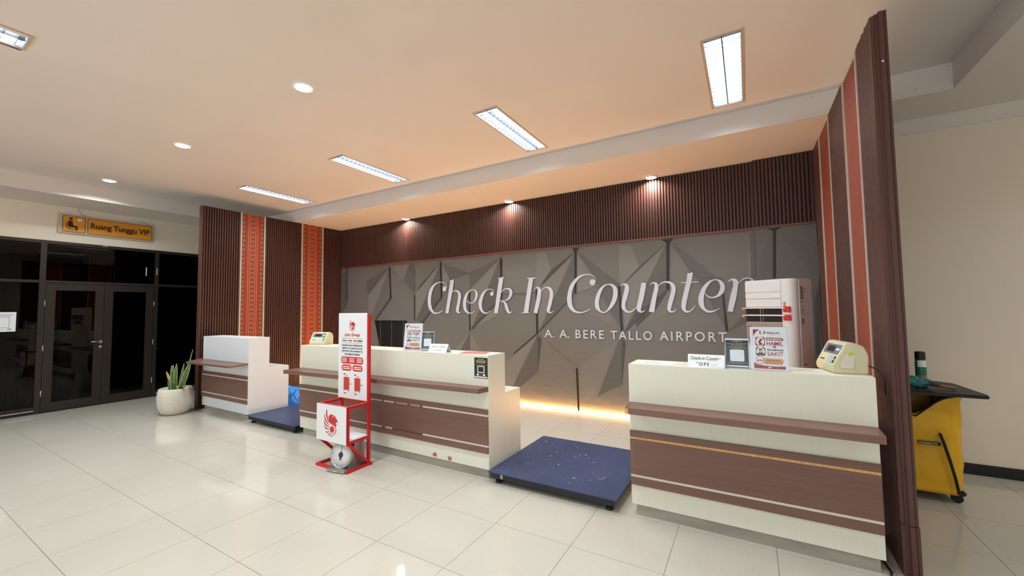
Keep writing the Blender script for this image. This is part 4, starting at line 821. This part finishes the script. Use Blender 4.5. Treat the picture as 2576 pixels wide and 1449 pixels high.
# weighing indicators
def indicator(label,loc,rotz,side_sticker):
    """front face toward local -y"""
    t=thing('weight_indicator',label,'weighing indicator',loc,rotz,'weighing indicators')
    prof=[(-.075,.012),(-.070,.0),(.085,.0),(.09,.10),(.07,.145),(.02,.165),(-.01,.160),(-.078,.035)]
    b=B(); b.prism([(-.125,y,z) for y,z in prof],(.25,0,0)); bmesh.ops.bevel(b.b,geom=b.b.edges[:],offset=.005,segments=2,affect='EDGES'); b.go('casing',M_CREAM,t)
    p0,p1=Vector((0,-.078,.035)),Vector((0,-.01,.160)); V=(p1-p0).normalized(); N=Vector((0,-V.z,V.y)); H=(p1-p0).length
    S=Sheet(p0,(1,0,0),V,N,.0006)
    S.rect('k',-.10,.10,H*.50,H*.90,k=1,r=.004); S.rect('b',-.065,.03,H*.58,H*.82,k=2); S.rect('w',.05,.09,H*.66,H*.74,k=2)
    for i in range(4):
        for j in range(2): S.rect('c' if i<3 else 'd',.0+i*.026,.0+i*.026+.02,H*(.14+.16*j),H*(.26+.16*j),k=1,r=.002)
    S.rect('d',-.09,-.03,H*.2,H*.25)
    S.finish(t,{'k':('display_panel',mat('display_grey',(104,124,136),.3)),'b':('display_window',mat('display_dark',(60,24,26),.15)),'w':('printed_white',M_PWH),'c':('keypad',mat('keypad_blue',(176,204,216),.5)),'d':('printed_text',M_PDARK)})
    B().box(-.045,.02,.088,.1,.02,.10).go('connector_plate',M_CREAM,t)
    if side_sticker:
        S=Sheet((-.1268,0,0),(0,-1,0),(0,0,1),(-1,0,0),.0005) if side_sticker<0 else Sheet((.1268,0,0),(0,1,0),(0,0,1),(1,0,0),.0005)
        S.poly('w',[(-.04,.03),(.015,.03),(.03,.10),(-.01,.115),(-.045,.06)]); S.rect('y',-.005,.02,.095,.11,k=2)
        S.finish(t,{'w':('worn_sticker',mat('clear_tape',(222,214,196),.4)),'y':('yellow_label',MATS['sticker_yellow'])})
    return t
indicator('cream weighing indicator facing the hall on the left end of the middle counter',(-5.01,3.42,ZT),.30,0)
indicator('cream weighing indicator turned sideways on the right end of the right counter',(.52,3.47,ZT),-1.36,1).scale=(1.12,1.15,1.22)
o=B().tube([(.655,3.43,ZT+.05),(.675,3.42,ZT+.04),(.695,3.40,ZT+.03),(.71,3.37,ZT+.008),(.718,3.35,ZT-.03),(.716,3.33,1.05)],.004,8).go('indicator_cable',M_BLACK); tag(o,'black cable from the indicator on the right counter','cable')
# ================================================================ AIR CONDITIONER
ac=thing('floor_air_conditioner','tall white floor-standing air conditioner behind the right counter','air conditioner',(-.04,4.6,0),rotz=math.atan2(-.26,.39))
W,D,H=.469,.288,1.85
def rr(w_,d,r,inset=0):
    pts=[]
    for cx,cy_,a0 in ((r,r,180),(w_-r,r,270)):
        for t_ in range(0,91,6): pts.append((cx+(r-inset)*math.cos(math.radians(a0+t_)),cy_+(r-inset)*math.sin(math.radians(a0+t_))))
    return pts+[(w_-inset,d),(inset,d)]
M_AC=mat('ac_white',(228,224,226),.4,var=.02,scale=(3,3,3))
B().prism([(x,y,0) for x,y in rr(W,D,.07)],(0,0,H)).go('casing',M_AC,ac)
B().box(W-.0005,W+.004,.085,D-.004,.02,H-.01,bev=.002).go('side_panel',mat('ac_side',(240,228,233),.4),ac,label='pinkish side panel')
x0,x1=.012,W-.10
B().box(.03,x1,-.006,.02,1.735,1.84,bev=.004).go('top_panel',M_AC,ac); B().box(.03,x1,-.006,.02,1.675,1.732,bev=.004).go('top_panel',M_AC,ac)
B().box(.03,x1,-.004,.02,1.595,1.672,bev=.004).go('top_panel',M_AC,ac)
for z0,z1 in ((1.525,1.58),(1.455,1.51)):
    v=B().box(.03,x1,-.002,.02,z0,z1).go('air_outlet',M_PBLK,ac)
    B().box(.17,.176,-.005,-.002,z0,z1).box(.195,.2,-.005,-.002,z0+.01,z1).go('vane',M_MET,v)
for z in (1.585,1.515): B().box(-.004,x1+.03,-.012,-.004,z-.004,z+.004).go('tape_band',mat('tape_pink',(236,214,208),.5),ac,label='white tape tied across the outlets')
for z in (1.575,1.50): B().box(x1+.01,x1+.075,-.008,.006,z-.028,z+.024,bev=.004).go('ribbon_tag',M_PRED,ac,label='red ribbon end')
for z in (1.575,1.505): B().box(-.008,.012,-.012,.02,z-.012,z+.012,bev=.004).go('ribbon_knot',mat('pale_red',(226,130,120),.6),ac)
B().box(.03,x1,-.006,.02,1.25,1.45,bev=.003).go('control_panel',mat('ac_bronze',(172,148,140),.35,.2),ac,label='bronze control panel')
B().box(.12,.27,-.009,-.005,1.315,1.375).go('display',M_PBLK,ac)
B().box(.045,.085,-.008,-.006,1.405,1.412).go('maker_mark',M_PDARK,ac)
B().box(.03,x1,-.004,.02,.15,1.235,bev=.003).go('lower_panel',M_AC,ac)
for k in range(14): B().box(.05,x1-.02,-.008,-.0035,.2+k*.03,.208+k*.03).go('intake_slot',M_PGRY,ac)
S=Sheet((W+.0045,0,0),(0,1,0),(0,0,1),(1,0,0),.0005)
S.rect('y',.105,.145,1.66,1.78); S.rect('k',.105,.14,1.635,1.642); S.rect('k',.15,.185,1.75,1.756); S.rect('k',.15,.175,1.725,1.731)
S.rect('y',.105,.15,1.52,1.60,r=.006); S.rect('w',.109,.146,1.525,1.595,k=2,r=.005); S.stroke('k',[(.118,1.535,.004),(.115,1.56,.006),(.125,1.575,.003)],3); S.stroke('k',[(.138,1.535,.004),(.141,1.56,.006),(.131,1.575,.003)],3)
S.rect('y',.11,.145,1.44,1.49); S.rect('k',.11,.15,1.075,1.083)
S.finish(ac,{'y':('label_print',M_PGRY),'k':('label_text',M_PDARK),'w':('label_ground',M_PWH)})
B().box(W-.085,W-.065,-.0015,.004,1.60,1.64).go('tape_remnant',mat('tape_brown',(176,140,90),.6),ac)
# ================================================================ CLEANING TROLLEY
tr=thing('cleaning_trolley','janitor trolley with a yellow vinyl bag beyond the right slatted wing','trolley',(0,0,0))
b=B(); b.box(.90,1.44,4.62,5.12,.07,.11,bev=.01); b.go('base_tray',M_BLACK,tr)
wm=B().cyl((0,-.012,.035),(0,.012,.035),.035,n=20).mesh('wheel'); wm.materials.append(M_RUB)
for x,y in ((.95,4.68),(1.40,4.68),(.95,5.06),(1.40,5.06)): link(wm,'wheel',tr,None,(x,y,0))
for x,y in ((.93,4.66),(1.40,4.68),(.93,5.08),(1.40,5.08)): B().cyl((x,y,.1),(x,y,.875),.012).go('corner_post',M_MET,tr)
def bagmesh(z0,z1,n=72,m=30,front_drop=True):
    b=bmesh.new(); rings=[]
    for j in range(m+1):
        v=j/m; ring=[]
        for i in range(n):
            a=2*PI*i/n; cx,cy_=1.165,4.86
            sq=lambda c,e:math.copysign(abs(c)**e,c)
            rx,ry=.285+.02*v,.25
            x=cx+rx*sq(math.cos(a),.38); y=cy_+ry*sq(math.sin(a),.38)
            z=z0+(z1-z0)*v
            front=max(0,-math.sin(a))
            if front>.6 and v>.9: pass
            wr=.007*math.sin(9*v*PI+3*a)+.010*math.sin(5*a+2.2*v*6)+.006*math.sin(17*a+9*v)
            k=1+wr*1.1
            if v>.93: k*=1+.05*(v-.93)/.07
            x=cx+(x-cx)*k; y=cy_+(y-cy_)*k
            zt=z
            if front>.5:
                # front edge dips into a scoop
                u=(x-1.12)/.17
                zt=min(z,z0+(z1-z0)*v*(1-.0)) - (.20*math.exp(-((u)**2)*1.2))*v**7*front
            ring.append(b.verts.new((x,y,zt)))
        rings.append(ring)
    for r0,r1 in zip(rings,rings[1:]):
        for i in range(n):
            f=b.faces.new((r0[i],r0[(i+1)%n],r1[(i+1)%n],r1[i])); f.smooth=True
    b.faces.new(rings[0][::-1]); return b,[tuple(v.co) for v in rings[-1]]
bb,rim=bagmesh(.075,.866)
me=bpy.data.meshes.new('bag'); bb.to_mesh(me); bb.free()
M_YEL=mat('yellow_vinyl',(226,172,22),.38,var=.06,scale=(6,6,6),bump=.9,bscale=6)
bag=link(me,'bag',tr,M_YEL,label='yellow vinyl bag with a black zip')
sm=bag.modifiers.new('s','SOLIDIFY'); sm.thickness=.004
B().tube(rim+[rim[0]],.008,6).go('bag_rim',M_RUB,bag)
B().tube([(1.30,4.592,.56),(1.315,4.583,.50),(1.345,4.583,.36),(1.37,4.582,.22),(1.385,4.586,.11)],.010,6).go('zip',M_RUB,bag)
B().box(1.165,1.30,4.583,4.590,.462,.487).go('brand_tab',M_RUB,bag)
S=Sheet((1.17,4.5825,.466),(1,0,0),(0,0,1),(0,-1,0)); S.text('g','KRISBOW',0,.115,0,.017,bold=.03,shear=.2); S.finish(bag,{'g':('tab_lettering',M_PGOLD)})
b=B(); b.prism([(.86,4.50,.872),(1.56,4.50,.872),(1.575,4.56,.872),(1.55,5.10,.872),(1.30,5.28,.872),(.86,5.28,.872)],(0,0,.026)); bmesh.ops.bevel(b.b,geom=b.b.edges[:],offset=.006,segments=2,affect='EDGES')
lid=b.go('lid',M_BLACK,tr,label='black plastic lid used as a tray'); B().box(1.08,1.26,4.52,4.62,.898,.908,bev=.003).go('latch',M_BLACK,lid)
bt=thing('cleaner_bottle','green cleaner bottle with a black cap on the trolley lid','bottle',(1.262,4.78,.898))
b=B(); b.lathe([(.0001,0),(.033,0),(.036,.01),(.036,.20),(.033,.23),(.033,.232)],n=28); b.go('body',mat('green_plastic',(30,120,84),.35),bt)
b=B(); b.lathe([(.033,.232),(.034,.236),(.034,.29),(.030,.298),(.0001,.30)],n=28); b.go('cap',M_BLACK,bt)
b=B()
for z0,z1,mi in ((.03,.10,1),(.17,.225,0)):
    for k in range(9):
        a0=-PI*.75+k*.19; a1=a0+.19
        b.face([(.0368*math.cos(a0),.0368*math.sin(a0),z0),(.0368*math.cos(a1),.0368*math.sin(a1),z0),(.0368*math.cos(a1),.0368*math.sin(a1),z1),(.0368*math.cos(a0),.0368*math.sin(a0),z1)],mi)
b.go('label_wrap',[M_PWH,mat('label_brown',(170,120,96),.5)],bt)
du=thing('feather_duster','teal feather duster with a brown wooden handle lying on the trolley lid','duster',(1.17,4.68,.90))
b=bmesh.new(); bmesh.ops.create_icosphere(b,subdivisions=4,radius=1)
for v in b.verts:
    n_=v.co.normalized(); k=1+.16*math.sin(13*n_.x+4*n_.z)*math.sin(11*n_.y+7*n_.z)+R.uniform(-.05,.05); v.co=Vector((n_.x*.12*k,n_.y*.055*k,n_.z*.045*k+.052))
me=bpy.data.meshes.new('feathers'); b.to_mesh(me); b.free(); [setattr(p,'use_smooth',True) for p in me.polygons]
link(me,'feathers',du,mat('teal_fluff',(70,160,146),.9,var=.3,scale=(30,30,30),var2=(60,90,120)))
B().cyl((.10,0,.05),(.17,.0,.03),.022,.012).go('collar',mat('purple_cloth',(80,60,84),.8),du)
B().tube([(.15,0,.035),(.20,.01,.024),(.27,.02,.014)],.011,8).go('handle',mat('brush_wood',(150,110,92),.6),du)
# ================================================================ POTTED PLANT
pp=thing('potted_snake_plant','snake plant in a large speckled off-white pot beside the small white counter','plant',(-8.02,2.915,0))
b=B(); b.lathe([(.0001,0),(.13,0),(.172,.02),(.212,.09),(.232,.18),(.236,.27),(.226,.36),(.214,.402),(.206,.41),(.194,.402),(.196,.37),(.0001,.365)],n=48)
M_POT=mat('speckled_pot',(226,218,202),.55,var=.5,scale=(125,125,125),var2=(164,152,136),detail=2)
for n_ in M_POT.node_tree.nodes:
    if n_.type=='MAP_RANGE': n_.inputs[1].default_value=.30; n_.inputs[2].default_value=.42
b.go('pot',M_POT,pp)
b=B(); b.lathe([(.0001,.37),(.1,.376),(.196,.368)],n=28); b.go('soil',mat('soil',(66,48,36),.95,var=.3,scale=(30,30,30)),pp)
M_LEAF=attr_mat('leaf',.45)
def leaf(base,tip,wd,bend,tw=0,yellow=False):
    b=bmesh.new(); cl=b.loops.layers.float_color.new('Col'); base,tip=Vector(base),Vector(tip); n=22; rows=[]
    side=Vector((math.cos(tw),math.sin(tw),0)); d=tip-base; mid=(base+tip)/2+Vector(bend)
    for i in range(n+1):
        t_=i/n; p=base*(1-t_)**2+mid*2*t_*(1-t_)+tip*t_*t_
        ww=wd*(math.sin(PI*min(1,.22+.78*t_))**.6 if t_<1 else .02)*(.75 if t_<.1 else 1); ww=max(ww,.002)
        nrm=side.cross(d).normalized()
        rows.append([b.verts.new(p+side*ww*u+nrm*(ww*.25*(abs(u)))) for u in (-1,-.78,0,.78,1)])
    for i,(r0,r1) in enumerate(zip(rows,rows[1:])):
        for k in range(4):
            f=b.faces.new((r0[k],r0[k+1],r1[k+1],r1[k])); f.smooth=True
            c=(176,178,104) if k in (0,3) else R.choice(((70,98,58),(78,106,62),(98,124,80)))
            if yellow: c=(206,176,98) if k!=1 else (188,150,80)
            for l in f.loops: l[cl]=rgb(c)
    me=bpy.data.meshes.new('leaf'); b.to_mesh(me); b.free(); o=link(me,'leaf',pp,M_LEAF)
    s=o.modifiers.new('s','SOLIDIFY'); s.thickness=.004; return o
for a in (((-.05,.0,.36),(-.20,-.06,.66),.030,(-.02,0,.04),.5,True),((-.06,-.02,.36),(-.10,-.03,.76),.026,(0,0,0),.4),((.0,-.03,.36),(.01,-.05,.78),.040,(-.02,0,0),.5),((.03,-.02,.36),(.055,-.02,.80),.030,(0,0,0),.6),
          ((.05,.02,.36),(.16,.04,.80),.026,(.02,0,0),.3),((.06,.03,.36),(.235,.10,.86),.045,(.05,0,.0),.6),((.09,.05,.36),(.245,.12,1.02),.012,(.03,0,.05),.4),((.02,-.08,.36),(.08,-.12,.57),.028,(-.03,0,.06),.2),((.05,.02,.36),(.32,.0,.44),.022,(.06,0,.10),1.2),((-.02,.06,.36),(-.04,.1,.62),.03,(0,0,0),.4)):
    leaf(*a)
# ================================================================ BLUE TARPAULIN
b=bmesh.new(); n,m=46,34; g=[]
for i in range(n+1):
    row=[]
    for j in range(m+1):
        u,v=i/n,j/m; x=-7.45+u*1.05; y=4.02+v*.75
        e=min(1,6*min(u,1-u))*min(1,7*min(v,1-v)); e=e**.5
        h=.035+.21*math.sin(PI*min(1,.15+v))**.8*(.8+.2*math.sin(5*u))
        h+=.028*math.sin(u*26+5*math.sin(v*8))*e+.02*math.sin(v*31+u*9)
        row.append(b.verts.new((x+.03*math.sin(v*14),y+.025*math.sin(u*17),max(.004,h*e))))
    g.append(row)
for i in range(n):
    for j in range(m): b.faces.new((g[i][j],g[i+1][j],g[i+1][j+1],g[i][j+1])).smooth=True
me=bpy.data.meshes.new('tarpaulin'); b.to_mesh(me); b.free()
o=link(me,'tarpaulin',None,mat('blue_plastic',(36,128,214),.32,var=.08,scale=(5,5,5),bump=.5,bscale=14)); tag(o,'crumpled bright blue tarpaulin on the floor behind the small white counter','tarpaulin')
# ================================================================ SIGNS ON THE LEFT WALL
vs=thing('waiting_room_sign','orange wall sign reading Ruang Tunggu VIP above the dark glass doors','sign',(-10.035,2.573,3.165))
B().box(0,.04,-.635,.615,-.16,.155,bev=.004).go('sign_box',mat('sign_box',(196,180,160),.6),vs)
S=Sheet((.0405,0,0),(0,1,0),(0,0,1),(1,0,0),.0007)
M_SO=mat('sign_orange',(222,148,32),.45); M_SR=mat('sign_border',(112,34,22),.45)
for x0,x1 in ((-.59,-.31),(-.288,.60)):
    S.rect('b',x0,x1,-.138,.14,r=.02); S.rect('o',x0+.009,x1-.009,-.129,.131,k=2,r=.014)
S.text('t','Ruang Tunggu VIP',-.245,.565,-.068,.062,k=3,bold=.03)
cx=-.465
S.ell('t',cx-.025,.092,.022,k=3); S.poly('t',[(cx-.055,.06),(cx-.005,.055),(cx+.005,-.02),(cx+.06,-.03),(cx+.06,-.10),(cx+.03,-.10),(cx+.028,-.055),(cx-.04,-.06),(cx-.06,-.02)],k=3)
S.stroke('t',[(cx-.075,.03,.01),(cx-.06,-.075,.012),(cx+.02,-.09,.012)],3); S.ell('w',cx+.08,.083,.026,k=3); S.rect('t',cx+.078,cx+.082,.08,.1,k=4); S.rect('t',cx+.078,cx+.094,.08,.084,k=4)
S.finish(vs,{'b':('sign_border',M_SR),'o':('sign_ground',M_SO),'t':('sign_lettering',mat('sign_text',(52,24,24),.5)),'w':('clock_symbol',M_PWH)})
B().tube([(.02,-.3,.155),(.02,-.37,.20),(.02,-.40,.27)],.004,5).tube([(.02,.58,.155),(.02,.52,.19),(.02,.40,.21)],.004,5).go('hanging_wire',mat('wire',(150,136,118),.6),vs)
nt_=thing('door_notice','white paper notice taped to the glass at the left edge of the photo','notice',(-10.052+.0,1.38,1.505))
B().box(.0,.0012,-.17,.165,-.152,.155).go('sheet',M_PAPER,nt_)
S=Sheet((.0014,0,0),(0,1,0),(0,0,1),(1,0,0),.0005); S.rect('y',-.13,.13,.108,.116); S.rect('y',-.11,.11,.092,.097); S.rect('y',-.05,.10,-.09,.08); S.rect('w',-.044,.094,-.084,.074,k=2); S.rect('y',-.1,.05,-.118,-.112); S.rect('d',.08,.12,-.125,-.105)
S.finish(nt_,{'y':('printed_grey',M_PGRY),'w':('printed_blank',M_PWH),'d':('printed_mark',M_PGRY)})
